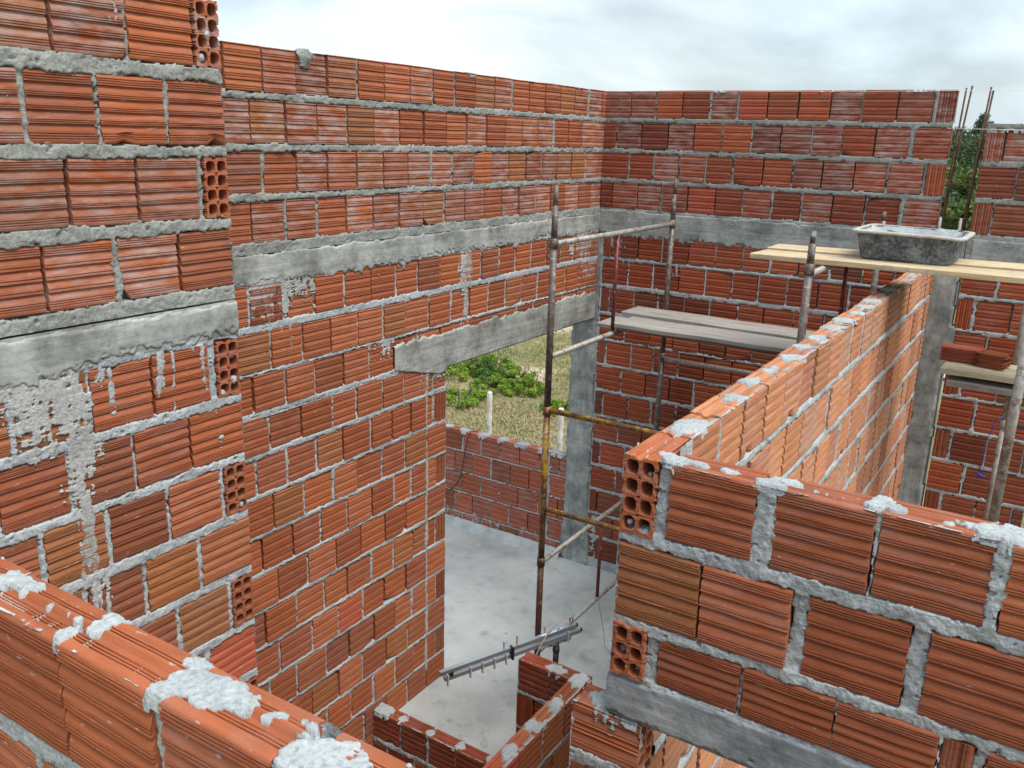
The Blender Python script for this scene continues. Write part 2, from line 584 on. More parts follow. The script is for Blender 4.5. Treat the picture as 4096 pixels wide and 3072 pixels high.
# ------------------------------------------------------------------ rough sheets (mortar, concrete) as height fields on a wall
def sheet_mesh(name, fr, S, T, Hn, cutoff, mat, parent):
    """Hn: heights over the grid; cells that lie wholly below cutoff are left out."""
    ns, ntt = len(S), len(T)
    keep = Hn > cutoff
    cell = keep[:-1, :-1] | keep[1:, :-1] | keep[:-1, 1:] | keep[1:, 1:]
    ii, jj = np.nonzero(cell)
    if len(ii) == 0: return None
    idx = lambda a, b: a * ntt + b
    F = np.stack([idx(ii, jj), idx(ii + 1, jj), idx(ii + 1, jj + 1), idx(ii, jj + 1)], -1)
    used = np.unique(F)
    remap = np.zeros(ns * ntt, np.int64); remap[used] = np.arange(len(used))
    SS, TT = np.meshgrid(S, T, indexing='ij')
    V = fr.w(SS.ravel()[used], Hn.ravel()[used], TT.ravel()[used])
    return obj(name, V, remap[F], mat, parent, True)

def mortar_sheet(fr, rows, s0, s1, z0, z1, res, mat, parent, seed, rough=1.0, openj=0.4, smears=(), bulge=0.0, window=None, name='mortar'):
    """the mortar between the bricks: fills joints, laps raggedly over brick edges, smears where it ran down."""
    S = np.arange(s0, s1 + res, res); T = np.arange(z0, z1 + res, res)
    SS, TT = np.meshgrid(S, T, indexing='ij')
    sdist = np.full(SS.shape, 9.0)
    openm = np.zeros(SS.shape)
    for ri, (zb, zt, bricks) in enumerate(rows):
        j0 = np.searchsorted(T, zb - 0.06); j1 = np.searchsorted(T, zt + 0.06)
        if j1 <= j0: continue
        tt = TT[:, j0:j1]
        dt = np.maximum(zb - tt, tt - zt)
        ds = np.full(S.shape, 9.0)
        gap = np.zeros(S.shape)
        prev = None
        for (a, b_, k_) in bricks:
            ds = np.minimum(ds, np.maximum(a - S, S - b_))
            if prev is not None:
                g = (S > prev - 0.006) & (S < a + 0.006)
                wdt = a - prev
                gap[g] = (1.0 if random.random() < openj and wdt < 0.016 else (0.35 if random.random() < 0.5 else 0.0))
            prev = b_
        sdist[:, j0:j1] = np.minimum(sdist[:, j0:j1], np.maximum(dt, ds[:, None]))
        inb = (dt < -0.006)
        openm[:, j0:j1] = np.where(inb, np.maximum(openm[:, j0:j1], gap[:, None]), openm[:, j0:j1])
    edge = fbm(SS * 55, TT * 55, seed, 3) * 0.0050 * rough + fbm(SS * 14, TT * 14, seed + 3, 2) * 0.0042 * rough
    e = sdist + edge + 0.001
    lump = fbm(SS * 70, TT * 70, seed + 7, 3)
    big = fbm(SS * 22, TT * 22, seed + 9, 3)
    Hn = np.where(e > 0, -0.0005 + bulge + 0.0020 * rough * lump + 0.0032 * rough * big + np.clip(e, 0, 0.012) * 0.08, -0.03)
    hole = fbm(SS * 48, TT * 60, seed + 15, 2) > 0.66 - 0.05 * (rough - 1)
    Hn = np.where((e > 0.002) & hole, Hn - 0.007, Hn)
    Hn = np.where((e > 0) & (openm > 0.3), Hn - 0.005, Hn)
    op = openm * (0.62 + 0.9 * vnoise(SS * 2, TT * 12, seed + 21))
    Hn = np.where((op > 0.62), -0.035, Hn)
    if window is not None:
        Hn = np.where(window(SS, TT), Hn, -0.05)
    for q, sm in enumerate(smears):
        smear_sheet(fr, sm, parent, seed + 60 + q)
    return sheet_mesh(name, fr, S, T, Hn, -0.0295, mat, parent)

def smear_sheet(fr, sm, parent, seed, res=0.0026):
    """cement slurry that ran down over the ribs: thin, streaky, clinging to the ridges."""
    a, b_, lo, hi, dens = sm
    S = np.arange(a - 0.03, b_ + 0.03, res); T = np.arange(lo - 0.03, hi + 0.02, res)
    SS, TT = np.meshgrid(S, T, indexing='ij')
    m = np.minimum(np.minimum(SS - a, b_ - SS) / min(0.03, (b_ - a) * 0.4), np.minimum((TT - lo) / 0.12, (hi - TT) / 0.02))
    m = np.clip(m, -1, 1)
    nzv = 0.75 * fbm(SS * 55, TT * 8, seed, 3) + 0.35 * fbm(SS * 22, TT * 22, seed + 1, 3) + (0.42 if b_ - a > 0.07 else 0.10) * fbm(SS * 12, TT * 150, seed + 2, 2) + 0.35 * fbm(SS * 90, TT * 60, seed + 5, 2)
    val = m * 0.6 + nzv + dens - 0.95
    Hn = np.where(val > 0, 0.0002 + 0.0016 * np.clip(val * 3, 0, 1) + 0.0010 * fbm(SS * 80, TT * 80, seed + 3, 2), -0.03)
    return sheet_mesh('cement_smear', fr, S, T, Hn, -0.0295, M_SMEAR, parent)

def concrete_sheet(fr, s0, s1, zlo, zhi, res, mat, parent, seed, ragged=0.02, n0=0.004, name='concrete_beam', clean_ends=True, thick=0.09, topragged=0.004, low_fn=None):
    """cast beam: a block of the wall's thickness whose face laps raggedly down over the bricks."""
    S = np.arange(s0, s1 + res, res); T = np.arange(zlo - 0.07, zhi + 0.02 + res, res)
    SS, TT = np.meshgrid(S, T, indexing='ij')
    low = zlo + ragged * (fbm(SS * 6, TT * 2, seed, 3) + 0.35 * fbm(SS * 22, TT * 3, seed + 6, 2) + 0.75 * fbm(SS * 55, TT * 40, seed + 1, 2))
    if low_fn is not None: low = low + low_fn(SS)
    hi = zhi + topragged * fbm(SS * 20, TT * 3, seed + 2, 2)
    dist = np.minimum(TT - low, hi - TT)
    Hn = np.where(dist > 0, n0 + 0.0014 * fbm(SS * 3, TT * 30, seed + 4, 3) + 0.0007 * fbm(SS * 60, TT * 60, seed + 5, 2) - 0.004 * (dist < 0.006), -0.03)
    pits = (fbm(SS * 60, TT * 110, seed + 8, 2) > 0.58) & (TT - low < 0.035)
    Hn = np.where(pits, Hn - 0.005, Hn)
    o = sheet_mesh(name, fr, S, T, Hn, -0.0295, mat, parent)
    return o

def core(fr, rows, s0, s1, z0, z1, mat, parent, w=0.09, name='mortar_core', front=-0.036, back=0.008):
    soup = Soup()
    a = fr.w([s0 + 0.006, s1 - 0.006], [front, -w + back], [z0, z1])
    x0, x1 = sorted((a[0][0], a[1][0])); y0, y1 = sorted((a[0][1], a[1][1]))
    V, F = box_vf(x0, x1, y0, y1, z0, z1)
    soup.add(V, F)
    return soup.build(name, mat, parent)

def top_sheet(fr, s0, s1, z, w, res, blobs, mat, parent, seed, specks=0.0, name='mortar_cap'):
    """lumps and smears of mortar left lying on the top of a wall. blobs: (s, n, radius_s, radius_n, height)."""
    S = np.arange(s0, s1 + res, res); Nn = np.arange(-w - 0.012, 0.0125, res)
    SS, NN = np.meshgrid(S, Nn, indexing='ij')
    f = np.full(SS.shape, -1.0); hh = np.zeros(SS.shape)
    rag = 0.75 * fbm(SS * 24, NN * 28, seed, 3) + 0.40 * fbm(SS * 85, NN * 85, seed + 2, 2)
    for (bs, bn, rs, rn, h) in blobs:
        d = 1 - np.sqrt(((SS - bs) / rs) ** 2 + ((NN - bn) / rn) ** 2) + rag * 0.75
        hh = np.where(d > f, h, hh); f = np.maximum(f, d)
    if specks > 0:
        sp = fbm(SS * 60, NN * 60, seed + 5, 2) + 0.4 * fbm(SS * 9, NN * 9, seed + 6, 2)
        d = (sp - (0.95 - specks)) * 2
        hh = np.where((d > f) & (d > 0), 0.003, hh); f = np.maximum(f, d)
    inside = (NN < -0.001 + 0.004 * fbm(SS * 30, NN * 0, seed + 8, 2)) & (NN > -w - 0.004)
    plate = np.clip(f * 9, 0, 1) ** 0.6
    grain = fbm(SS * 190, NN * 190, seed + 11, 2)
    pit = fbm(SS * 75, NN * 75, seed + 13, 2) > 0.42
    body = 0.0018 + hh * (0.14 + 0.20 * fbm(SS * 16, NN * 16, seed + 12, 2)) + 0.0018 * fbm(SS * 45, NN * 45, seed + 14, 2)
    body = np.where(hh <= 0.0031, 0.0008, body)
    H = np.where((f > 0) & inside, 0.0004 + plate * body + 0.0013 * grain * np.clip(hh / 0.008, 0.2, 1) - 0.0020 * pit * (hh > 0.005), -0.012)
    over = np.clip(np.maximum(NN + 0.002, -w - NN + 0.002), 0, None)
    H = np.where(f > 0, H - over * 2.2, H)
    ns, nn = SS.shape
    keep = H > -0.0085
    cell = keep[:-1, :-1] | keep[1:, :-1] | keep[:-1, 1:] | keep[1:, 1:]
    ii, jj = np.nonzero(cell)
    if len(ii) == 0: return None
    idx = lambda a, b: a * nn + b
    F = np.stack([idx(ii, jj), idx(ii + 1, jj), idx(ii + 1, jj + 1), idx(ii, jj + 1)], -1)
    used = np.unique(F)
    remap = np.zeros(ns * nn, np.int64); remap[used] = np.arange(len(used))
    V = fr.w(SS.ravel()[used], NN.ravel()[used], z + H.ravel()[used])
    return obj(name, V, remap[F], mat, parent, True)

def build_rows(fr, rows, mat, parent, lod, toprow=False, w=0.09, nj=0.003, name='brickwork', chip=0.06, tints=None):
    soup = Soup()
    for i, (zb, zt, bricks) in enumerate(rows):
        for q, (a, b_, k) in enumerate(bricks):
            tint = tints[i][q] if tints and i < len(tints) and q < len(tints[i]) else None
            add_brick(soup, fr, a, b_, zb, zt, lod, 2 if (toprow and i == 0 and lod >= 2) else 0, k, w, nj, chip, tint)
    return soup.build(name, mat, parent)

PARAPET = [(0.158, 0.345), (-0.057, 0.123), (-0.272, -0.092), (-0.486, -0.306)]

# ================================================================== WALL B: long left wall with lintel and opening
def wall_long_left():
    X = -3.048
    fr = Frame('y', X, 1)
    t = thing('brick_wall', (X - 0.045, 4.2, -3.48), "long unplastered brick wall on the left side of the room, with a concrete lintel over its opening", "wall")
    S0, S1, SE = 1.87, 6.05, 4.066
    up_ = []
    offs = [2.735, 2.655, 2.72, 2.64]
    for (zb, zt), o in zip(PARAPET, offs):
        up_.append((zb, zt, lay(S0, S1, o, 0.2, 0.30)))
    mid = []
    for zb, zt, js in ((-0.853, -0.672, [2.0, 2.2, 2.394, 2.594, 2.794, 2.999, 3.208, 3.41, 3.612, 3.801, 4.008, 4.218, 4.42, 4.62, 4.82, 5.02, 5.22, 5.42, 5.60, 5.76, 5.86]),
                       (-1.073, -0.893, [2.1, 2.3, 2.50, 2.71, 2.91, 3.10, 3.30, 3.50, 3.69, 3.90, 4.11, 4.31, 4.51, 4.71, 4.91, 5.11, 5.31, 5.51, 5.70])):
        mid.append((zb, zt, cut(S0, S1, js, 0.55)))
    mid.append((-1.265, -1.092, cut(S0, S1, [2.0, 2.2, 2.395, 2.592, 2.79, 2.985, 3.19, 3.385, 3.588, 3.80, 4.01, 4.22, 4.43, 4.64, 4.85, 5.06, 5.27, 5.48, 5.69], 0.6)))
    low = []
    zbs = [-1.468, -1.674, -1.878, -2.079, -2.279, -2.479, -2.68, -2.88, -3.08, -3.28, -3.478]
    for i, zb in enumerate(zbs):
        if i % 2 == 0:
            js = [2.095, 2.29, 2.485, 2.682, 2.889, 3.092, 3.285, 3.489, 3.683, 3.879]
            b_ = cut(S0, SE, [j + random.uniform(-0.012, 0.012) for j in js[:-1]] + [js[-1]], 0.5)
        else:
            js = [1.99, 2.19, 2.39, 2.589, 2.787, 2.987, 3.179, 3.381, 3.57, 3.74]
            b_ = cut(S0, 3.968, [j + random.uniform(-0.012, 0.012) for j in js] + [3.879], 0.5)
            b_.append((3.978, SE, 'v'))
        low.append((zb, zb + 0.177, b_))
    low.append((-3.69, -3.50, lay(S0, 3.355, 2.3, 0.2, 0.3)))
    build_rows(fr, up_, M_BRICK_PALE, t, 1, nj=0.006, name='parapet_brickwork', chip=0.08)
    build_rows(fr, mid + low, M_BRICK, t, 1, nj=0.005)
    core(fr, up_, S0, S1, -0.53, 0.34, M_MORTAR_DK, t, name='parapet_core')
    core(fr, mid, S0, S1, -1.30, -0.56, M_MORTAR, t)
    core(fr, low, S0, SE, -3.48, -1.302, M_MORTAR, t, name='mortar_core')
    core(fr, low, S0, 3.44, -3.80, -3.482, M_MORTAR, t, name='mortar_core', front=-0.01)
    mortar_sheet(fr, up_, 2.45, S1, -0.535, 0.336, 0.0065, M_MORTAR_DK, t, 101, rough=1.5, openj=0.85, name='parapet_mortar')
    sm = [(2.60, 2.83, -0.86, -0.63, 0.85), (2.80, 3.01, -0.80, -0.63, 0.55), (2.55, 2.9, -1.1, -0.84, 0.05), (4.20, 4.31, -0.90, -0.60, 0.9), (4.24, 4.29, -1.15, -0.85, 0.62),
          (3.45, 3.7, -0.74, -0.65, 0.35), (5.55, 5.99, -0.86, -0.65, 0.6), (5.70, 5.99, -1.09, -0.86, 0.45), (4.42, 4.52, -0.72, -0.58, 0.5)]
    mortar_sheet(fr, mid, 2.45, S1, -1.30, -0.60, 0.0065, M_MORTAR, t, 131, rough=1.15, openj=0.55, smears=sm)
    sm2 = [(3.868, 3.892, -3.4, -1.30, 0.85), (3.80, 4.065, -1.47, -1.30, 0.42), (3.93, 3.95, -1.9, -1.35, 0.5), (3.45, 3.56, -1.16, -1.08, 0.9)]
    mortar_sheet(fr, low, 2.45, SE - 0.004, -3.48, -1.28, 0.0065, M_MORTAR, t, 151, rough=1.1, openj=0.6, smears=sm2)
    concrete_sheet(fr, 2.3, S1, -0.668, -0.535, 0.006, M_BEAM_Y, t, 171, 0.034, topragged=0.012)
    # lintel: solid block with a face that laps over the bricks
    soup = Soup(); V, F = box_vf(X - 0.088, X - 0.002, 3.92, S1, -1.352, -1.30); soup.add(V, F)
    soup.build('lintel_underside', M_BEAM_Y, t)
    concrete_sheet(fr, 3.585, S1, -1.350, -1.128, 0.0065, M_BEAM_Y, t, 191, 0.0025, n0=0.007, name='concrete_lintel', topragged=0.026,
                   low_fn=lambda s: np.where(s < 4.066, 0.070 - 0.10 * np.clip((s - 3.6) / 0.4, 0, 1), 0))
    top_sheet(fr, 2.5, S1, 0.345, 0.09, 0.008, [(2.99, -0.01, 0.04, 0.03, 0.015), (3.4, -0.05, 0.03, 0.03, 0.008), (4.3, -0.03, 0.05, 0.03, 0.012), (5.2, -0.04, 0.1, 0.03, 0.006)], M_MORTAR_DK, t, 7)
    # lump of mortar hanging over the front of the top course
    S = np.arange(2.93, 3.06, 0.004); T = np.arange(0.24, 0.36, 0.004)
    SS, TT = np.meshgrid(S, T, indexing='ij')
    d = 1 - np.sqrt(((SS - 2.99) / 0.040) ** 2 + ((TT - 0.305 - 0.01) / (0.048)) ** 2) + 0.25 * fbm(SS * 40, TT * 40, 3, 2)
    sheet_mesh('mortar_lump', fr, S, T, np.where(d > 0, 0.004 + 0.02 * np.clip(d, 0, 1), -0.03), -0.02, M_MORTAR_DK, t)
wall_long_left()

# ================================================================== WALL C + WALL A (near left)
A_ROWS = [(0.174, 0.361), (-0.051, 0.130), (-0.266, -0.086), (-0.482, -0.304)]
A_LOW = [(-0.843, -0.657), (-1.055, -0.876), (-1.262, -1.085), (-1.476, -1.296)] + [(-1.686 - 0.21 * k, -1.507 - 0.21 * k) for k in range(9)]
def wall_near_left():
    X = -2.24
    fr = Frame('y', X, 1)
    t = thing('brick_wall', (X - 0.045, 0.9, -3.48), "nearer brick wall at the left edge, its broad bricks smeared with white cement below a grey beam", "wall")
    S0 = -0.6
    tops = []
    J = [[1.335 - 0.2 * k for k in range(9, 0, -1)] + [1.331, 1.543], [1.239 - 0.2 * k for k in range(9, 0, -1)] + [1.239, 1.438, 1.65],
         [1.331 - 0.2 * k for k in range(9, 0, -1)] + [1.331, 1.538], [1.243 - 0.2 * k for k in range(9, 0, -1)] + [1.243, 1.45, 1.6565]]
    for (zb, zt), js, e in zip(A_ROWS, J, (1.754, 1.853, 1.742, 1.853)):
        tops.append((zb, zt, cut(S0, e, [j for j in js if j > S0 + 0.03], 0.3)))
    lows = []
    J5 = [1.109 - 0.2 * k for k in range(8, 0, -1)] + [1.109, 1.327, 1.531]
    J6 = [1.248 - 0.205 * k for k in range(8, 0, -1)] + [1.248, 1.443, 1.6485]
    J7 = [1.34 - 0.2 * k for k in range(9, 0, -1)] + [1.342, 1.546]
    for i, (zb, zt) in enumerate(A_LOW):
        if i == 0: js, e = J5, 1.732
        elif i % 2 == 1: js, e = J6, 1.853
        else: js, e = J7, 1.745
        lows.append((zb, zt, cut(S0, e, [j + random.uniform(-0.004, 0.004) for j in js if j > S0 + 0.03], 0.75)))
    build_rows(fr, tops, M_BRICK_PALE, t, 2, nj=0.003, name='parapet_brickwork', chip=0.12)
    build_rows(fr, lows, M_BRICK, t, 2, nj=0.003)
    core(fr, tops, S0, 1.75, -0.53, 0.355, M_MORTAR_DK, t, name='parapet_core')
    core(fr, lows, S0, 1.73, -3.48, -0.56, M_MORTAR, t)
    for i in (0, 2): tops[i][2].append((1.762, 1.86, 'n'))
    for i in (0, 2, 4, 6, 8, 10, 12): lows[i][2].append((1.762, 1.86, 'n'))
    mortar_sheet(fr, tops, 0.35, 1.853, -0.525, 0.352, 0.0042, M_MORTAR_DK, t, 201, rough=1.5, openj=0.8, name='parapet_mortar',
                 smears=[(1.47, 1.535, 0.17, 0.36, 0.45), (1.18, 1.26, -0.06, 0.10, 0.05)])
    sm = [(1.10, 1.335, -0.86, -0.63, 0.80), (1.24, 1.335, -1.08, -0.80, 0.75), (1.25, 1.315, -1.30, -1.0, 0.8), (1.265, 1.30, -1.72, -1.2, 0.66), (1.305, 1.33, -1.65, -1.25, 0.45),
          (1.54, 1.575, -0.80, -0.64, 0.75), (1.59, 1.615, -0.86, -0.64, 0.7), (1.67, 1.74, -0.74, -0.64, 0.62), (1.70, 1.722, -0.84, -0.64, 0.7), (1.35, 1.40, -0.72, -0.64, 0.6), (1.385, 1.403, -0.80, -0.66, 0.7), (1.13, 1.24, -1.45, -1.28, 0.28), (0.95, 1.12, -0.75, -0.60, 0.85), (1.70, 1.80, -1.06, -0.86, 0.15)]
    mortar_sheet(fr, lows, 0.35, 1.853, -2.2, -0.60, 0.0042, M_MORTAR, t, 231, rough=1.25, openj=0.45, smears=sm)
    concrete_sheet(fr, 0.2, 1.853, -0.648, -0.535, 0.0045, M_BEAM_Y, t, 271, 0.032, n0=0.006, topragged=0.010)
    b = Soup(); V, F = box_vf(X - 0.085, X + 0.001, 0.2, 1.852, -0.64, -0.532); b.add(V, F); b.build('beam_core', M_BEAM_Y, t)
wall_near_left()

def wall_return():
    t = thing('brick_wall', (-2.65, 1.81, -3.48), "return wall running back from the near left wall's corner, only its stack of open hollow brick ends showing", "wall")
    fr = Frame('x', 1.855, 1)
    rows = []
    hol = []
    for i, (zb, zt) in enumerate(A_ROWS + A_LOW):
        odd = (i in (0, 2)) or (i >= 4 and i % 2 == 0)
        if odd:
            rows.append((zb, zt, lay(-3.04, -2.432, -2.633, 0.2, 0.3)))
            hol.append((zb, zt))
        else:
            rows.append((zb, zt, lay(-3.04, -2.335, -2.535, 0.2, 0.3)))
    build_rows(fr, rows, M_BRICK, t, 1)
    core(fr, rows, -3.04, -2.435, -3.48, 0.36, M_MORTAR, t)
    for k, (zb, zt) in enumerate(hol):
        y0 = 1.764
        hollow_brick(t, lambda u, v, d, zb=zb, y0=y0: np.stack([-2.238 - d, y0 + u, zb + v], -1), zt - zb, 0.089, 0.19, 4, M_BRICK if k else M_BRICK_PALE, 11 + k)

wall_return()

def mortar_plugs(parent, spots, mat):
    s = Soup()
    for (c, r) in spots:
        V = []; F = []
        for i in range(5):
            a = math.pi * (i + 0.5) / 5
            for k in range(8):
                b = 2 * math.pi * k / 8; q = r * random.uniform(0.75, 1.2)
                V.append((c[0] + q * math.sin(a) * math.cos(b), c[1] + q * math.sin(a) * math.sin(b), c[2] + q * math.cos(a)))
        for i in range(4):
            for k in range(8):
                F.append((i * 8 + k, i * 8 + (k + 1) % 8, (i + 1) * 8 + (k + 1) % 8, (i + 1) * 8 + k))
        F.append(tuple(range(8))); F.append(tuple(39 - k for k in range(8)))
        s.add(np.array(V), F)
    s.build('mortar_plug', mat, parent, True)
for o in list(COL.objects):
    if o.get('label', '').startswith('return wall'):
        mortar_plugs(o, [((-2.247, 1.785, 0.20), 0.013), ((-2.243, 1.808, 0.265), 0.012), ((-2.25, 1.83, -0.795), 0.016), ((-2.25, 1.83, -0.71), 0.012), ((-2.25, 1.785, -0.83), 0.012), ((-2.25, 1.83, -1.24), 0.012)], M_MORTAR)

# ================================================================== WALL D: back wall
D_LOW = [-0.855, -1.064, -1.281, -1.499, -1.699, -1.908, -2.12, -2.332, -2.545, -2.757, -2.97, -3.18, -3.392]
def wall_back():
    fr = Frame('x', 6.0, -1)
    t = thing('brick_wall', (-1.9, 6.045, -3.48), "back brick wall facing the camera behind the scaffold, crossed by a grey concrete band", "wall")
    S0, S1 = -3.046, -0.720
    rows = []
    r1 = [-2.851 + 0.2005 * k for k in range(10)]
    r2 = [-2.942 + 0.2 * k for k in range(11)]
    r3 = [-2.84 + 0.2 * k for k in range(10)]
    r4 = [-2.955 + 0.2 * k for k in range(11)]
    for i, ((zb, zt), js) in enumerate(zip(PARAPET, (r1, r2, r3, r4))):
        js = [j + random.uniform(-0.005, 0.005) for j in js]
        if i in (0, 2):
            b_ = cut(S0, -0.842, [j for j in js if j < -0.87], 0.45); b_.append((-0.818, S1, 'v'))
        else:
            b_ = cut(S0, -0.948, [j for j in js if j < -0.97], 0.45); b_.append((-0.916, S1, 'n'))
        rows.append((zb, zt, b_))
    low = []
    for i, zb in enumerate(D_LOW):
        if i % 2 == 0:
            b_ = cut(-2.925, -0.72, [-2.72 + 0.2 * k + random.uniform(-0.008, 0.008) for k in range(10)], 0.5); b_.insert(0, (-3.0, -2.94, 'v'))
        else:
            b_ = cut(-3.0, -0.72, [-2.779 + 0.2 * k + random.uniform(-0.008, 0.008) for k in range(10)], 0.5)
        low.append((zb, zb + 0.181, b_))
    build_rows(fr, rows, M_BRICK_RED_PALE, t, 1, name='parapet_brickwork', nj=0.006)
    build_rows(fr, low, M_BRICK_RED, t, 1, nj=0.005)
    core(fr, rows, S0, S1, -0.53, 0.34, M_MORTAR_DK, t, name='parapet_core')
    core(fr, low, -3.0, S1, -3.48, -0.56, M_MORTAR, t)
    mortar_sheet(fr, rows, S0, S1, -0.525, 0.338, 0.0085, M_MORTAR_DK, t, 301, rough=1.2, openj=0.8, name='parapet_mortar')
    mortar_sheet(fr, low, -3.01, S1, -3.48, -0.62, 0.0085, M_MORTAR, t, 331, rough=1.1, openj=0.5, smears=[(-3.0, -2.8, -0.9, -0.62, 0.3), (-3.01, -2.9, -3.4, -3.0, 0.5), (-2.45, -2.36, -0.93, -0.86, 0.9)])
    concrete_sheet(fr, -3.045, S1 + 0.18, -0.700, -0.505, 0.007, M_BEAM_X, t, 371, 0.034, n0=0.006, topragged=0.012)
    b = Soup(); V, F = box_vf(-3.04, -0.54, 6.002, 6.088, -0.69, -0.512); b.add(V, F); b.build('beam_core', M_BEAM_X, t)
    top_sheet(fr, S0, S1, 0.345, 0.09, 0.009, [(-2.2, -0.03, 0.06, 0.03, 0.006), (-1.5, -0.03, 0.1, 0.03, 0.007), (-1.2, -0.05, 0.08, 0.03, 0.008), (-0.95, -0.03, 0.09, 0.03, 0.006)], M_MORTAR, t, 9)
wall_back()

def wall_back_right():
    fr = Frame('x', 6.0, -1)
    t = thing('brick_wall', (-0.2, 6.045, -3.48), "brick wall at the far right, one course lower, beyond the bare reinforcing bars", "wall")
    S0, S1 = -0.530, 0.036
    rows = []
    for i, (zb, zt) in enumerate(PARAPET[1:]):
        if i % 2 == 0:
            b_ = [(S0, -0.432, 'v'), (-0.418, -0.222, 'n'), (-0.21, -0.015, 'n'), (-0.005, S1, 'n')]
        else:
            b_ = [(S0, -0.338, 'n'), (-0.325, -0.13, 'n'), (-0.118, S1, 'n')]
        rows.append((zb, zt, b_))
    low = []
    for i in range(13):
        zb = -0.857 - 0.2148 * i
        if i == 12: zb = -3.40
        if i % 2 == 1:
            b_ = [(S0, -0.445, 'v'), (-0.42, -0.235, 'n'), (-0.222, -0.03, 'n'), (-0.015, S1, 'n')]
        else:
            b_ = [(S0, -0.342, 'n'), (-0.318, -0.13, 'n'), (-0.118, S1, 'n')]
        low.append((zb, zb + 0.187, b_))
    build_rows(fr, rows, M_BRICK_RED_PALE, t, 1, name='parapet_brickwork', nj=0.006)
    build_rows(fr, low, M_BRICK_RED, t, 1, nj=0.005)
    core(fr, rows, S0, S1, -0.53, 0.13, M_MORTAR_DK, t, name='parapet_core')
    core(fr, low, S0, S1, -3.48, -0.56, M_MORTAR, t)
    mortar_sheet(fr, rows, S0, S1, -0.525, 0.150, 0.0085, M_MORTAR_DK, t, 401, rough=1.3, openj=0.3, name='parapet_mortar')
    mortar_sheet(fr, low, S0, S1, -3.48, -0.62, 0.0085, M_MORTAR, t, 431, rough=1.1, openj=0.15)
    concrete_sheet(fr, -0.50, S1, -0.745, -0.515, 0.008, M_BEAM_X, t, 471, 0.016, n0=0.006)
    b = Soup(); V, F = box_vf(-0.536, S1, 6.002, 6.088, -0.73, -0.512); b.add(V, F); b.build('beam_core', M_BEAM_X, t)
    top_sheet(fr, S0, S1, 0.132, 0.09, 0.009, [(-0.45, -0.04, 0.2, 0.06, 0.012), (-0.2, -0.04, 0.2, 0.06, 0.010)], M_MORTAR_DK, t, 19)
wall_back_right()

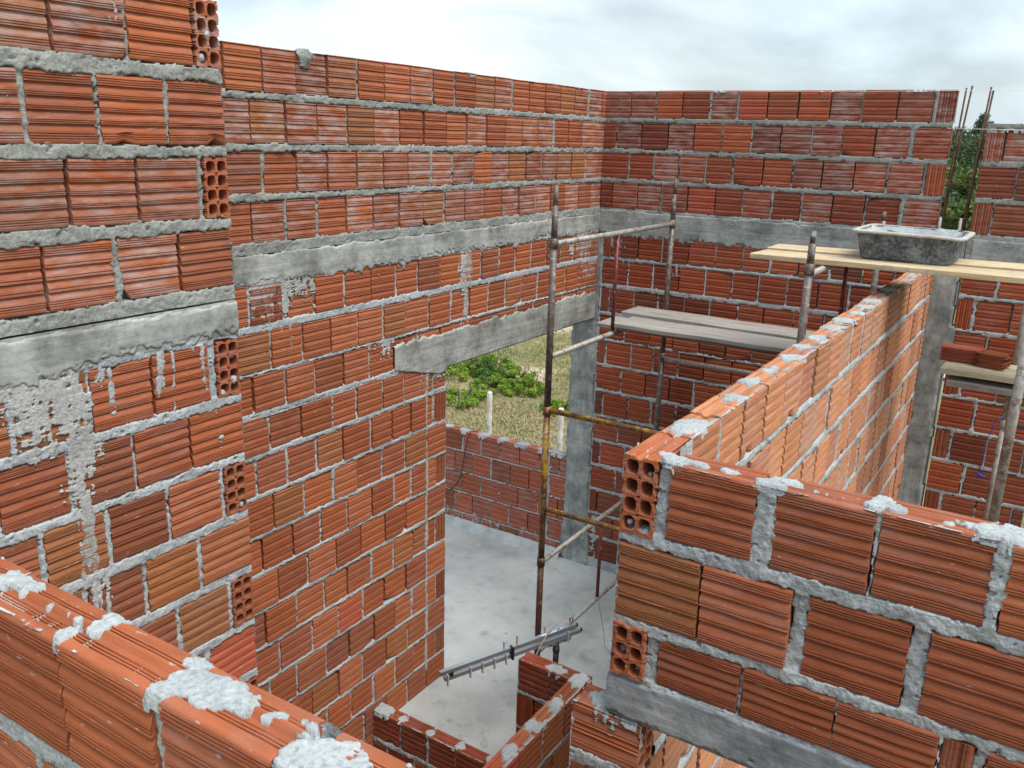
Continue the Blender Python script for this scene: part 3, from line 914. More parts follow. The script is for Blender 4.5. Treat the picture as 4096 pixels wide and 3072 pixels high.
# ================================================================== WALL F2 (front right) with pier and beam
def wall_front_right():
    Y = 1.73
    fr = Frame('x', Y, -1)
    t = thing('brick_wall', (0.0, 1.775, -3.48), "front right brick wall nearest the camera, mortar blobs on its top and a concrete beam beneath its last course", "wall")
    S1 = 1.2
    rows = [(-0.878, -0.693, [(-0.666, -0.470, 'n'), (-0.428, -0.231, 'n'), (-0.220, -0.019, 'n'), (0.008, 0.205, 'n'), (0.222, 0.42, 'n'), (0.45, 0.64, 'n'), (0.66, 0.85, 'n'), (0.87, S1, 'n')]),
            (-1.108, -0.914, [(-0.779, -0.577, 'n'), (-0.570, -0.371, 'n'), (-0.334, -0.135, 'n'), (-0.097, 0.10, 'n'), (0.125, 0.32, 'n'), (0.34, 0.53, 'n'), (0.55, 0.74, 'n'), (0.76, S1, 'n')]),
            (-1.262, -1.134, [(-0.660, -0.463, 'n'), (-0.454, -0.254, 'n'), (-0.249, -0.052, 'n'), (-0.047, 0.012, 'v'), (0.035, 0.23, 'n'), (0.24, 0.43, 'n'), (0.44, 0.63, 'n'), (0.64, S1, 'n')])]
    build_rows(fr, rows, M_BRICK, t, 2, toprow=True, nj=0.0025, chip=0.04, tints=[[0.32, 0.22, 0.34, 0.72, 0.5], [0.89, 0.97, 0.13, 0.2, 0.3], [0.09, 0.12, 0.2, 0.1, 0.15]])
    holed = [(-0.662, -0.40, 0), (-0.886, -0.4, 0)]
    full = [(zb, zt, ([(-0.782, -0.696, 'n')] if i != 1 else []) + b_) for i, (zb, zt, b_) in enumerate(rows)]
    core(fr, rows, -0.69, S1, -1.268, -0.715, M_MORTAR, t, front=-0.034)
    mortar_sheet(fr, full, -0.783, 0.5, -1.272, -0.695, 0.0034, M_MORTAR, t, 501, rough=1.35, openj=0.25, bulge=-0.001)
    top_sheet(fr, -0.79, 0.5, -0.692, 0.09, 0.0034,
              [(-0.665, -0.022, 0.036, 0.028, 0.013), (-0.61, -0.030, 0.030, 0.014, 0.008), (-0.545, -0.03, 0.02, 0.012, 0.006), (-0.447, -0.012, 0.034, 0.022, 0.012), (-0.42, -0.05, 0.034, 0.020, 0.012),
               (-0.24, -0.03, 0.018, 0.020, 0.016), (-0.200, -0.035, 0.018, 0.020, 0.018), (-0.235, -0.06, 0.02, 0.02, 0.010), (-0.105, -0.02, 0.012, 0.01, 0.009),
               (0.01, -0.035, 0.075, 0.04, 0.013), (-0.03, -0.04, 0.06, 0.03, 0.010), (0.22, -0.04, 0.07, 0.04, 0.012), (-0.70, -0.05, 0.02, 0.013, 0.007)], M_MORTAR_LT, t, 521, specks=0.12)
    # beam over the doorway
    concrete_sheet(fr, -0.788, S1, -1.386, -1.268, 0.0045, M_BEAM_X2, t, 531, 0.008, n0=0.004, topragged=0.010)
    b = Soup(); V, F = box_vf(-0.785, S1, Y + 0.0015, Y + 0.088, -1.386, -1.270); b.add(V, F); b.build('beam_core', M_BEAM_X2, t)
    # pier below the beam
    prow = [(-1.535, -1.394, [(-0.880, -0.690, 'n')])]
    lowp = []
    z = -1.575; k = 0
    while z - 0.187 > -3.46:
        lowp.append((z - 0.187, z, [(-0.88, -0.795, 'v'), (-0.783, -0.693, 'v')] if k % 2 == 0 else [(-0.88, -0.693, 'n')])); z -= 0.21; k += 1
    build_rows(fr, lowp, M_BRICK, t, 2, toprow=True, nj=0.002, name='pier_brickwork', chip=0)
    core(fr, prow, -0.88, -0.697, -3.48, -1.545, M_MORTAR, t, name='pier_core')
    mortar_sheet(fr, prow + lowp, -0.882, -0.692, -3.4, -1.395, 0.0045, M_MORTAR, t, 551, rough=1.4, openj=0, smears=[(-0.84, -0.72, -1.50, -1.395, 0.45)], name='pier_mortar')
    top_sheet(fr, -0.88, -0.70, -1.393, 0.09, 0.0045, [(-0.80, -0.05, 0.045, 0.04, 0.014), (-0.76, -0.06, 0.05, 0.04, 0.012), (-0.72, -0.03, 0.05, 0.04, 0.008)], M_MORTAR, t, 561, name='pier_mortar_cap')
    hollow_brick(t, lambda u, v, d: np.stack([-0.690 - d, Y + 0.0895 - u, -1.535 + v], -1), 0.141, 0.0885, 0.19, 3, M_BRICK, 41)
wall_front_right()

# ================================================================== WALL E: partition running back
def wall_partition():
    X = -0.690
    fr = Frame('y', X, 1)
    t = thing('brick_wall', (X - 0.045, 3.9, -3.48), "sunlit partition wall of fresh orange bricks running back to the grey column, mortar dabs along its top", "wall")
    S1 = 5.995
    rows = []
    zts = [-0.692 - 0.2142 * k for k in range(13)]
    for k, zt in enumerate(zts):
        zb = zt - 0.185 if k < 12 else -3.47
        if k == 0: s0, off = 1.921, 2.12
        elif k == 2: s0, off = 1.921, 2.11
        elif k % 2 == 0: s0, off = 1.83, 2.12
        else: s0, off = 1.83, 2.025
        rows.append((zb, zt, lay(s0, S1, off, 0.2, 0.5)))
    build_rows(fr, rows, M_BRICK_NEW, t, 2, toprow=True, nj=0.005, chip=0.05)
    core(fr, rows, 1.925, S1, -3.48, -0.715, M_MORTAR, t)
    mortar_sheet(fr, rows, 1.84, S1, -2.1, -0.695, 0.006, M_MORTAR, t, 601, rough=1.15, openj=0.55)
    blobs = []
    y = 2.115
    while y < 5.6:
        sz = random.uniform(0.75, 1.25)
        blobs += [(y + random.uniform(-0.02, 0.02), -0.045 + random.uniform(-0.012, 0.012), 0.042 * sz, 0.034 * sz, random.uniform(0.010, 0.017)), (y + random.uniform(-0.06, 0.06), -0.05, 0.02, 0.015, 0.007)]
        y += 0.2
    blobs[0] = (2.02, -0.04, 0.07, 0.038, 0.013)
    top_sheet(fr, 1.75, S1, -0.692, 0.09, 0.0045, blobs, M_MORTAR_LT, t, 621, specks=0.10)
    hb = M_BRICK
    hollow_brick(t, lambda u, v, d: np.stack([-0.783 + u, 1.728 + d, -0.888 + v], -1), 0.195, 0.087, 0.19, 4, hb, 51)
    hollow_brick(t, lambda u, v, d: np.stack([-0.779 + u, 1.722 + d, -1.264 + v], -1), 0.141, 0.088, 0.19, 3, hb, 52)
wall_partition()
for o in list(COL.objects):
    if o.get('label', '').startswith('sunlit partition'):
        mortar_plugs(o, [((-0.757, 1.748, -1.203), 0.011), ((-0.715, 1.75, -1.245), 0.009), ((-0.72, 1.745, -0.735), 0.006), ((-0.76, 1.74, -0.862), 0.008)], M_MORTAR)

# ================================================================== WALL F1: nearest wall, bottom left
def wall_foreground():
    Y = 0.525
    fr = Frame('x', Y, -1)
    t = thing('brick_wall', (-0.9, 0.567, -3.48), "foreground brick wall across the bottom left corner, its ridged top splashed with pale mortar", "wall")
    W = 0.086
    z1 = -0.650
    js = [-1.854, -1.648, -1.440, -1.234]
    joints = [-2.06] + js + [-1.029, -0.823, -0.612, -0.40, -0.19, 0.02]
    gaps = [0.006, 0.006, 0.006, 0.012, 0.006, 0.006, 0.020, 0.030, 0.01, 0.01, 0.01]
    br = []; a = -2.235
    for j, g in zip(joints, gaps):
        br.append((a, j - g / 2, 'n')); a = j + g / 2
    br.append((a, 0.25, 'n'))
    rows = [(z1 - 0.187, z1, br)]
    for k in range(1, 13):
        zt = z1 - 0.222 - 0.212 * (k - 1)
        rows.append((zt - 0.187, zt, lay(-2.235, 0.25, -0.92 if k % 2 else -1.03, 0.2, 0.6)))
    build_rows(fr, rows[:4], M_BRICK, t, 2, toprow=True, w=W, nj=0.002, chip=0.02, tints=[[0.3, 0.3, 0.25, 0.2, 0.35, 0.3, 0.6, 0.4, 0.45, 0.6, 0.6, 0.6]])
    build_rows(fr, rows[4:], M_BRICK, t, 1, w=W, name='lower_brickwork')
    core(fr, rows, -2.23, 0.25, -3.48, z1 - 0.022, M_MORTAR, t, w=W)
    mortar_sheet(fr, rows[:3], -1.5, 0.2, z1 - 0.60, z1 - 0.003, 0.0028, M_MORTAR, t, 701, rough=1.2, openj=0.0, bulge=-0.002)
    fb = Frame('x', Y + W, 1)
    mortar_sheet(fb, rows[:6], -2.2, 0.2, z1 - 1.2, z1 - 0.003, 0.009, M_MORTAR, t, 703, rough=1.2, openj=0.3, name='mortar')
    bl = [(-1.24, -0.03, 0.022, 0.022, 0.008), (-1.215, -0.06, 0.040, 0.014, 0.007), (-1.27, -0.015, 0.030, 0.014, 0.006), (-1.03, -0.018, 0.012, 0.026, 0.010), (-1.012, -0.052, 0.016, 0.024, 0.012), (-1.012, -0.075, 0.022, 0.012, 0.008), (-1.05, -0.045, 0.008, 0.008, 0.010),
          (-0.822, -0.010, 0.018, 0.022, 0.012), (-0.800, -0.045, 0.040, 0.026, 0.015), (-0.757, -0.052, 0.046, 0.022, 0.013), (-0.835, -0.072, 0.022, 0.014, 0.011), (-0.772, -0.030, 0.034, 0.016, 0.010),
          (-0.672, -0.060, 0.012, 0.010, 0.009), (-0.683, -0.050, 0.010, 0.008, 0.008), (-0.642, -0.068, 0.008, 0.006, 0.007), (-0.628, -0.066, 0.010, 0.008, 0.009),
          (-0.608, -0.028, 0.030, 0.032, 0.014), (-0.565, -0.045, 0.042, 0.028, 0.014), (-0.55, -0.025, 0.032, 0.022, 0.010), (-0.40, -0.04, 0.06, 0.04, 0.012)]
    top_sheet(fr, -1.6, 0.2, z1, W, 0.0023, bl, M_MORTAR_LT, t, 721, specks=0.20)
wall_foreground()

# ================================================================== low walls on the floor
def low_walls():
    # H: wall running back
    fr = Frame('y', -1.683, 1)
    t = thing('brick_wall', (-1.728, 2.7, -3.48), "low dividing wall running away from the camera with round grey mortar dabs along its narrow top", "wall")
    rows = []
    for k in range(4):
        zt = -2.65 - 0.214 * k
        rows.append((zt - 0.187 if k < 3 else -3.475, zt, lay(1.83, 3.43, 3.02 if k % 2 == 0 else 3.12, 0.205, 0.2)))
    build_rows(fr, rows, M_BRICK, t, 2, toprow=True, nj=0.003, chip=0.02)
    core(fr, rows, 1.83, 3.43, -3.48, -2.672, M_MORTAR, t)
    mortar_sheet(fr, rows, 1.83, 3.43, -3.48, -2.653, 0.007, M_MORTAR, t, 801, rough=1.0, openj=0.6)
    top_sheet(fr, 1.83, 3.52, -2.65, 0.09, 0.006, [(3.44, -0.045, 0.055, 0.05, 0.016), (3.21, -0.045, 0.065, 0.038, 0.014), (3.01, -0.045, 0.045, 0.045, 0.014), (2.80, -0.045, 0.055, 0.042, 0.014), (2.59, -0.045, 0.05, 0.04, 0.014), (2.38, -0.045, 0.05, 0.04, 0.014)], M_MORTAR, t, 811)
    # J: short stub wall facing the camera
    fr = Frame('x', 3.43, -1)
    t = thing('brick_wall', (-1.9, 3.475, -3.48), "short stub wall end standing on the concrete floor just behind the long low dividing wall", "wall")
    rows = []
    for k in range(4):
        zt = -2.65 - 0.216 * k
        if k % 2 == 0: b_ = [(-2.075, -1.888, 'n'), (-1.879, -1.683, 'n')]
        else: b_ = [(-2.085, -1.985, 'v'), (-1.972, -1.785, 'n'), (-1.775, -1.683, 'n')]
        rows.append((zt - 0.187 if k < 3 else -3.475, zt, b_))
    build_rows(fr, rows, M_BRICK_RED, t, 2, toprow=True, nj=0.003, chip=0.02)
    core(fr, rows, -2.075, -1.69, -3.48, -2.672, M_MORTAR, t)
    mortar_sheet(fr, rows, -2.08, -1.683, -3.48, -2.653, 0.006, M_MORTAR, t, 821, rough=1.1, openj=0.2)
    top_sheet(fr, -2.07, -1.69, -2.65, 0.09, 0.006, [(-1.865, -0.03, 0.055, 0.035, 0.013)], M_MORTAR, t, 831)
    # K: low dark kerb wall
    fr = Frame('x', 3.36, -1)
    t = thing('brick_wall', (-2.4, 3.40, -3.80), "one course high dark red kerb of bricks crossing the floor at the bottom of the picture", "wall")
    b_ = cut(-3.045, -1.775, [-2.84, -2.635, -2.432, -2.23, -2.02], 0.5)
    rows = [(-3.520, -3.335, b_), (-3.735, -3.552, cut(-3.045, -1.775, [-2.94, -2.735, -2.53, -2.33, -2.12, -1.92], 0.5))]
    build_rows(fr, rows, M_BRICK_RED, t, 2, toprow=True, w=0.085, nj=0.003, chip=0.0)
    core(fr, rows, -3.04, -1.78, -3.80, -3.357, M_MORTAR, t, w=0.085)
    mortar_sheet(fr, rows, -3.045, -1.78, -3.79, -3.335, 0.006, M_MORTAR, t, 841, rough=1.4, openj=0.0)
    top_sheet(fr, -3.045, -1.78, -3.335, 0.085, 0.006, [(-3.0, -0.045, 0.07, 0.06, 0.03), (-2.84, -0.05, 0.03, 0.04, 0.008), (-2.635, -0.03, 0.03, 0.045, 0.009), (-2.43, -0.05, 0.035, 0.04, 0.008), (-2.23, -0.05, 0.03, 0.05, 0.01)], M_MORTAR, t, 851)
    # G: veranda parapet beyond the opening
    fr = Frame('x', 6.0, -1)
    t = thing('brick_wall', (-4.1, 6.045, -3.48), "low veranda parapet of pinkish bricks seen through the opening, grass beyond it", "wall")
    rows = []
    for k in range(5):
        zt = -2.552 - 0.2005 * k
        rows.append((zt - 0.186 if k < 4 else -3.47, zt, lay(-5.6, -3.238, -4.30 if k % 2 == 0 else -4.19, 0.2, 0.35)))
    build_rows(fr, rows, M_BRICK_PINK, t, 1, toprow=True, nj=0.002)
    core(fr, rows, -5.6, -3.235, -3.48, -2.56, M_MORTAR, t)
    mortar_sheet(fr, rows, -4.6, -3.238, -3.48, -2.555, 0.0085, M_MORTAR, t, 861, rough=0.9, openj=0.4, smears=[(-3.46, -3.38, -2.95, -2.55, 0.7), (-3.42, -3.39, -3.4, -2.8, 0.55), (-4.5, -3.3, -3.5, -3.30, 0.15)])
    top_sheet(fr, -4.7, -3.238, -2.552, 0.09, 0.009, [(-4.30, -0.04, 0.06, 0.05, 0.008), (-4.09, -0.03, 0.06, 0.05, 0.008), (-3.9, -0.05, 0.05, 0.05, 0.008), (-3.69, -0.04, 0.06, 0.05, 0.008), (-3.48, -0.04, 0.06, 0.05, 0.008), (-3.32, -0.045, 0.12, 0.06, 0.02), (-4.5, -0.05, 0.05, 0.05, 0.008)], M_MORTAR_LT, t, 871)
M_BRICK_PINK = brick_mat("pinkish_fired_clay", [(0, (0.28, 0.085, 0.052)), (0.4, (0.37, 0.112, 0.066)), (0.75, (0.43, 0.132, 0.076)), (1, (0.44, 0.105, 0.06))], 0.25, 0.35, 0.1)
low_walls()

# ================================================================== concrete columns
def column(label, x0, x1, y0, y1, z0, z1, seed, res=0.012, extra=()):
    t = thing('concrete_column', ((x0 + x1) / 2, (y0 + y1) / 2, z0), label, "column")
    fr = Frame('x', y0, -1)
    S = np.arange(x0 - 0.03, x1 + 0.03 + res, res); T = np.arange(z0, z1 + res, res)
    SS, TT = np.meshgrid(S, T, indexing='ij')
    l = x0 - 0.004 + 0.014 * fbm(TT * 6, SS * 0, seed, 4); r = x1 + 0.004 + 0.020 * fbm(TT * 8, SS * 0 + 3, seed + 1, 4)
    for (za, zb_, dl, dr) in extra:
        m = np.clip(np.minimum(TT - za, zb_ - TT) / 0.03, 0, 1)
        l = l + dl * m; r = r + dr * m
    d = np.minimum(SS - l, r - SS)
    H = np.where(d > 0, 0.005 + 0.004 * fbm(SS * 9, TT * 7, seed + 3, 3) + 0.002 * fbm(SS * 45, TT * 45, seed + 4, 2), -0.04)
    sheet_mesh('column_face', fr, S, T, H, -0.039, M_COLUMN, t)
    b = Soup(); V, F = box_vf(x0, x1, y0 + 0.002, y1, z0, z1); b.add(V, F); b.build('shaft', M_COLUMN, t)
    return t
column("weathered grey concrete column at the back corner between the opening and the back wall", -3.235, -3.015, 5.997, 6.19, -3.48, -0.70, 901, extra=[(-2.47, -2.40, -0.01, 0.012), (-2.1, -1.9, -0.006, 0.0), (-3.48, -3.15, -0.02, 0.03)])
column("dark grey concrete column where the sunlit partition meets the back wall", -0.700, -0.552, 5.994, 6.17, -3.48, -0.70, 931, extra=[(-1.35, -1.05, 0, 0.055), (-1.75, -1.5, 0, -0.01), (-3.4, -2.3, 0, -0.03)])

# ================================================================== floor and ground
def slab_mat():
    m, t, b = new_mat("floor_screed")
    v = nd(t, "ShaderNodeTexCoord").outputs['Object']
    n1 = noise(t, v, 1.4, 6, 0.62); n2 = noise(t, v, 7, 5, 0.6); n3 = noise(t, v, 55, 3, 0.6)
    c = ramp(t, n1, [(0.3, (0.30, 0.315, 0.315)), (0.48, (0.375, 0.39, 0.39)), (0.68, (0.44, 0.455, 0.455))])
    n5 = noise(t, v, 3.3, 6, 0.72)
    c = mixc(t, 0.35, c, ramp(t, n5, [(0.33, 0.58), (0.43, 0.95), (0.7, 1.08)]), 'MULTIPLY')
    c = mixc(t, 0.8, c, ramp(t, n2, [(0.28, 0.60), (0.42, 0.95), (0.7, 1.1)]), 'MULTIPLY')
    c = mixc(t, 0.5, c, ramp(t, n3, [(0.3, 0.6), (0.4, 1.0)]), 'MULTIPLY')
    t.links.new(c, b.inputs['Base Color'])
    b.inputs['Roughness'].default_value = 0.8
    bump(t, b, mathn(t, 'ADD', n2, mathn(t, 'MULTIPLY', n3, 0.4)), 0.35, 0.01)
    return m
M_SLAB = slab_mat()
def floors():
    V, F = box_vf(-5.7, 0.3, 3.448, 6.2, -3.855, -3.48); s = Soup(); s.add(V, F)
    set_props(s.build('floor', M_SLAB), kind='structure')
    V, F = box_vf(-3.2, 1.4, -0.8, 3.445, -3.855, -3.80); s = Soup(); s.add(V, F)
    me_, te_, be_ = new_mat('dark_brown_earth')  # sunken floor coloured a dark mottled brown
    te_.links.new(ramp(te_, noise(te_, nd(te_, 'ShaderNodeTexCoord').outputs['Object'], 9, 6, 0.7), [(0.35, (0.035, 0.03, 0.026)), (0.65, (0.11, 0.095, 0.08))]), be_.inputs['Base Color'])
    be_.inputs['Roughness'].default_value = 0.95
    set_props(s.build('lower_floor', me_), kind='structure')
floors()

def droppings():
    """flattened dabs of mortar on the slab."""
    s = Soup()
    spots = [(-2.55, 3.62, 0.05), (-2.47, 3.72, 0.03), (-2.42, 3.64, 0.035), (-2.60, 3.78, 0.025), (-2.30, 3.66, 0.03), (-2.28, 3.53, 0.045), (-2.72, 3.70, 0.03), (-2.15, 3.56, 0.07), (-2.36, 3.86, 0.02), (-2.5, 3.95, 0.02)]
    spots += [(random.uniform(-4.4, -1.2), random.uniform(3.6, 5.9), random.uniform(0.006, 0.016)) for _ in range(70)]
    spots += [(-3.1 + random.gauss(0, 0.25), 5.78 + random.gauss(0, 0.12), random.uniform(0.006, 0.02)) for _ in range(60)]
    for (x, y, r) in spots:
        if y > 5.98: continue
        n = 12; V = [(x, y, -3.478 + r * 0.22)]; a0 = random.random() * 6
        for ring, (rr, hz) in enumerate(((0.6, 0.18), (1.0, -0.1))):
            for k in range(n):
                q = r * rr * random.uniform(0.75, 1.2); a = a0 + 2 * math.pi * k / n
                V.append((x + q * math.cos(a), y + q * math.sin(a) * 0.85, -3.479 + r * hz))
        F = [(0, 1 + k, 1 + (k + 1) % n) for k in range(n)] + [(1 + k, 1 + n + k, 1 + n + (k + 1) % n, 1 + (k + 1) % n) for k in range(n)]
        s.add(np.array(V), F)
    set_props(s.build('mortar_droppings', M_MORTAR, None, True), "dried crumbs and flat dabs of grey mortar dropped on the concrete floor", "rubble", kind='stuff')
    # rough fillet along the parapet foot and splash round the column foot
    res = 0.012
    S = np.arange(-4.7, -3.245, res); U = np.arange(0, 0.16, res)
    SS, UU = np.meshgrid(S, U, indexing='ij')
    wd = 0.10 + 0.03 * fbm(SS * 3, UU * 0, 5, 2) - 0.025
    h = 0.075 * np.clip(1 - UU / wd, 0, 1) ** 1.5 + 0.006 * fbm(SS * 30, UU * 30, 6, 3) * (UU < wd) - 0.012 * (UU > wd) - 0.012 * ((UU > 0.055) & (UU < 0.075) & (SS < -3.3))
    V = np.stack([SS.ravel(), 5.995 - UU.ravel(), -3.478 + h.ravel()], -1)
    ns, nu = SS.shape
    ii, jj = np.meshgrid(np.arange(ns - 1), np.arange(nu - 1), indexing='ij')
    idx = lambda a, b: (a * nu + b).ravel()
    Fq = np.stack([idx(ii, jj), idx(ii + 1, jj), idx(ii + 1, jj + 1), idx(ii, jj + 1)], -1)
    o = obj('mortar_fillet', V, Fq, M_MORTAR, None, True)
    set_props(o, "rough mortar fillet along the foot of the veranda parapet", "mortar fillet")
droppings()

GZ = -4.75
def ground_height(x, y):
    d = np.clip((y - 26) / 38, 0, 1)
    hill = (d * d * (3 - 2 * d)) * (1.7 + 0.5 * np.sin(x * 0.06 + 1)) + 0.15 * fbm(x * 0.3, y * 0.3, 3, 3)
    return GZ + hill * np.clip(1 - np.clip((-x - 12) / 40, 0, 1), 0.15, 1)
def ground():
    m, t, b = new_mat("dry_turf_earth")
    v = nd(t, "ShaderNodeTexCoord").outputs['Object']
    n1 = noise(t, v, 0.35, 5, 0.6); n2 = noise(t, v, 6, 5, 0.7)
    c = ramp(t, n1, [(0.36, (0.13, 0.14, 0.055)), (0.48, (0.23, 0.20, 0.10)), (0.57, (0.30, 0.25, 0.15)), (0.64, (0.50, 0.41, 0.31))])
    c = mixc(t, 1, c, ramp(t, n2, [(0.3, 0.55), (0.6, 1.15)]), 'MULTIPLY')
    t.links.new(c, b.inputs['Base Color']); b.inputs['Roughness'].default_value = 0.95
    bump(t, b, n2, 0.6, 0.05)
    xs = np.concatenate([np.linspace(-400, -60, 18), np.linspace(-56, 56, 70), np.linspace(60, 400, 18)])
    ys = np.concatenate([np.linspace(-150, -5, 12), np.linspace(0, 90, 70), np.linspace(95, 600, 20)])
    XX, YY = np.meshgrid(xs, ys, indexing='ij')
    Z = ground_height(XX, YY)
    V = np.stack([XX.ravel(), YY.ravel(), Z.ravel()], -1)
    nx, ny = XX.shape
    ii, jj = np.meshgrid(np.arange(nx - 1), np.arange(ny - 1), indexing='ij')
    idx = lambda a, b_: (a * ny + b_).ravel()
    F = np.stack([idx(ii, jj), idx(ii + 1, jj), idx(ii + 1, jj + 1), idx(ii, jj + 1)], -1)
    set_props(obj('ground', V, F, m, None, True), kind='structure')
    # pale dirt road far out
    m2 = concrete_mat("pale_dirt", (0.42, 0.37, 0.30), (0.52, 0.46, 0.39), (0.6, 0.55, 0.48), 'x')
    s = Soup()
    P = [(-40, 22.4), (-20, 21.6), (-12, 21.2), (-8, 21.0), (0, 20.6), (20, 20.0)]
    V = []
    for (x, y) in P:
        V += [(x, y - 0.9, ground_height(np.array(x), np.array(y - 0.9)) + 0.09), (x, y + 0.9, ground_height(np.array(x), np.array(y + 0.9)) + 0.09)]
    F = [(2 * i, 2 * i + 2, 2 * i + 3, 2 * i + 1) for i in range(len(P) - 1)]
    s.add(np.array([[float(q) for q in v_] for v_ in V]), F)
    set_props(s.build('road', m2), kind='structure')
ground()

# foundation below the veranda so that the slab does not float
def plinth():
    s = Soup(); V, F = box_vf(-5.7, 1.4, -0.8, 6.19, -5.2, -3.86); s.add(V, F)
    set_props(s.build('foundation', M_COLUMN), kind='structure')
plinth()

# ------------------------------------------------------------------ foliage
def leaf_mat(name, c0, c1, c2):
    m, t, b = new_mat(name)
    r = attr(t, 'rnd').outputs['Fac']
    c = ramp(t, r, [(0.0, c0), (0.5, c1), (1.0, c2)])
    t.links.new(c, b.inputs['Base Color'])
    b.inputs['Roughness'].default_value = 0.6
    b.inputs['Specular IOR Level'].default_value = 0.3
    tr = t.nodes.new("ShaderNodeBsdfTranslucent"); t.links.new(c, tr.inputs['Color'])
    mixs = t.nodes.new("ShaderNodeMixShader"); mixs.inputs[0].default_value = 0.3
    t.links.new(b.outputs[0], mixs.inputs[1]); t.links.new(tr.outputs[0], mixs.inputs[2])
    t.links.new(mixs.outputs[0], t.nodes['Material Output'].inputs['Surface'])
    return m
M_BUSH = leaf_mat("bush_leaf", (0.11, 0.19, 0.025), (0.21, 0.33, 0.04), (0.38, 0.50, 0.08))
M_BUSH_DK = leaf_mat("dark_bush_leaf", (0.06, 0.14, 0.03), (0.10, 0.21, 0.045), (0.16, 0.28, 0.07))
M_TREE = leaf_mat("tree_leaf", (0.035, 0.062, 0.03), (0.06, 0.10, 0.042), (0.10, 0.15, 0.06))
M_TREE_LT = leaf_mat("light_tree_leaf", (0.07, 0.115, 0.03), (0.13, 0.19, 0.05), (0.21, 0.26, 0.075))
M_GRASS = leaf_mat("grass_blade", (0.42, 0.34, 0.20), (0.35, 0.31, 0.15), (0.19, 0.26, 0.06))
m, t_, b_ = new_mat("bark"); b_.inputs['Base Color'].default_value = (0.09, 0.065, 0.045, 1); b_.inputs['Roughness'].default_value = 0.9
bump(t_, b_, noise(t_, nd(t_, "ShaderNodeTexCoord").outputs['Object'], 30, 4), 0.6, 0.02)
M_BARK = m

def leaves_mesh(name, centres, n_per, leaf, seed, flat=0.8):
    """crown of leaf faces in clumps: centres (x,y,z,r)."""
    R = np.random.RandomState(seed)
    V = []; rn = []
    for (cx, cy, cz, r) in centres:
        n = int(n_per)
        d = R.normal(size=(n, 3)); d /= np.linalg.norm(d, axis=1)[:, None]
        rad = r * (R.uniform(0.25, 1.0, n) ** 0.5)[:, None] * np.array([1, 1, flat])
        p = np.array([cx, cy, cz]) + d * rad
        a = R.normal(size=(n, 3)); a /= np.linalg.norm(a, axis=1)[:, None]
        b = np.cross(a, d + 0.5 * R.normal(size=(n, 3))); b /= np.linalg.norm(b, axis=1)[:, None] + 1e-6
        sz = leaf * R.uniform(0.6, 1.3, n)[:, None]
        q = np.stack([p - a * sz, p + b * sz * 0.45, p + a * sz, p - b * sz * 0.45], 1)
        V.append(q.reshape(-1, 3))
        tone = R.uniform(0, 1)
        rn.append(np.clip(0.55 * tone + 0.45 * R.uniform(0, 1, n), 0, 1))
    V = np.concatenate(V); rn = np.concatenate(rn)
    F = np.arange(len(V)).reshape(-1, 4)
    me = bpy.data.meshes.new(name)
    nf = len(F)
    me.vertices.add(len(V)); me.vertices.foreach_set('co', V.ravel().astype(np.float32))
    me.loops.add(nf * 4); me.loops.foreach_set('vertex_index', F.ravel().astype(np.int32))
    me.polygons.add(nf); me.polygons.foreach_set('loop_start', np.arange(0, nf * 4, 4, dtype=np.int32))
    me.update(calc_edges=True); me.validate()
    a = me.attributes.new('rnd', 'FLOAT', 'FACE'); a.data.foreach_set('value', rn.astype(np.float32))
    return me

def bush(x, y, r, h, mat, seed, label, group=None, leaf=0.05, n=150):
    z = float(ground_height(np.array(x), np.array(y)))
    t = thing('bush', (x, y, z), label, 'bush', group)
    R = np.random.RandomState(seed)
    cs = []
    for k in range(30):
        a = R.uniform(0, 6.28); q = r * math.sqrt(R.uniform(0, 1)) * 1.15
        cs.append((q * math.cos(a), q * math.sin(a), h * R.uniform(0.15, 0.72) * (1 - 0.5 * q / r), r * R.uniform(0.10, 0.24)))
    link_mesh('foliage', leaves_mesh('foliage', cs, n, leaf, seed), mat, t)
    s = Soup()
    for k in range(7):
        a = R.uniform(0, 6.28)
        V, F = tube_vf([(0.05 * math.cos(a), 0.05 * math.sin(a), -0.05), (0.3 * r * math.cos(a), 0.3 * r * math.sin(a), h * 0.35), (0.6 * r * math.cos(a), 0.6 * r * math.sin(a), h * 0.65)], [0.02, 0.014, 0.006], 5)
        s.add(V, F)
    me = bpy.data.meshes.new('stems'); me.from_pydata([tuple(v) for v in np.concatenate(s.v)], [], s.f); link_mesh('stems', me, M_BARK, t)

BUSHES = [(-9.05, 12.5, 0.42, 0.42, M_BUSH, "low bright green bush just right of the opening's brick edge, in front of the others"),
          (-10.15, 14.1, 0.55, 0.55, M_BUSH, "yellow green scrub bush farthest left under the lintel"),
          (-9.45, 14.2, 0.40, 0.70, M_BUSH_DK, "darkest and tallest bush in the middle of the scrub patch"),
          (-8.85, 14.1, 0.45, 0.55, M_BUSH, "broad green bush between the dark bush and the scaffold pole"),
          (-9.10, 13.6, 0.36, 0.40, M_BUSH, "low lime green bush above the left white fence post"),
          (-8.45, 13.85, 0.40, 0.45, M_BUSH, "rounded green bush half hidden by the rusty scaffold pole"),
          (-7.25, 13.1, 0.34, 0.42, M_BUSH, "small bright bush behind the right white fence post"),
          (-9.75, 14.7, 0.5, 0.55, M_BUSH, "green bush at the back of the scrub patch behind the darkest one")]
for i, (x, y, r, h, mt, lb) in enumerate(BUSHES):
    bush(x, y, r, h, mt, 50 + i, lb, "bushes in the field", 0.024, 190)

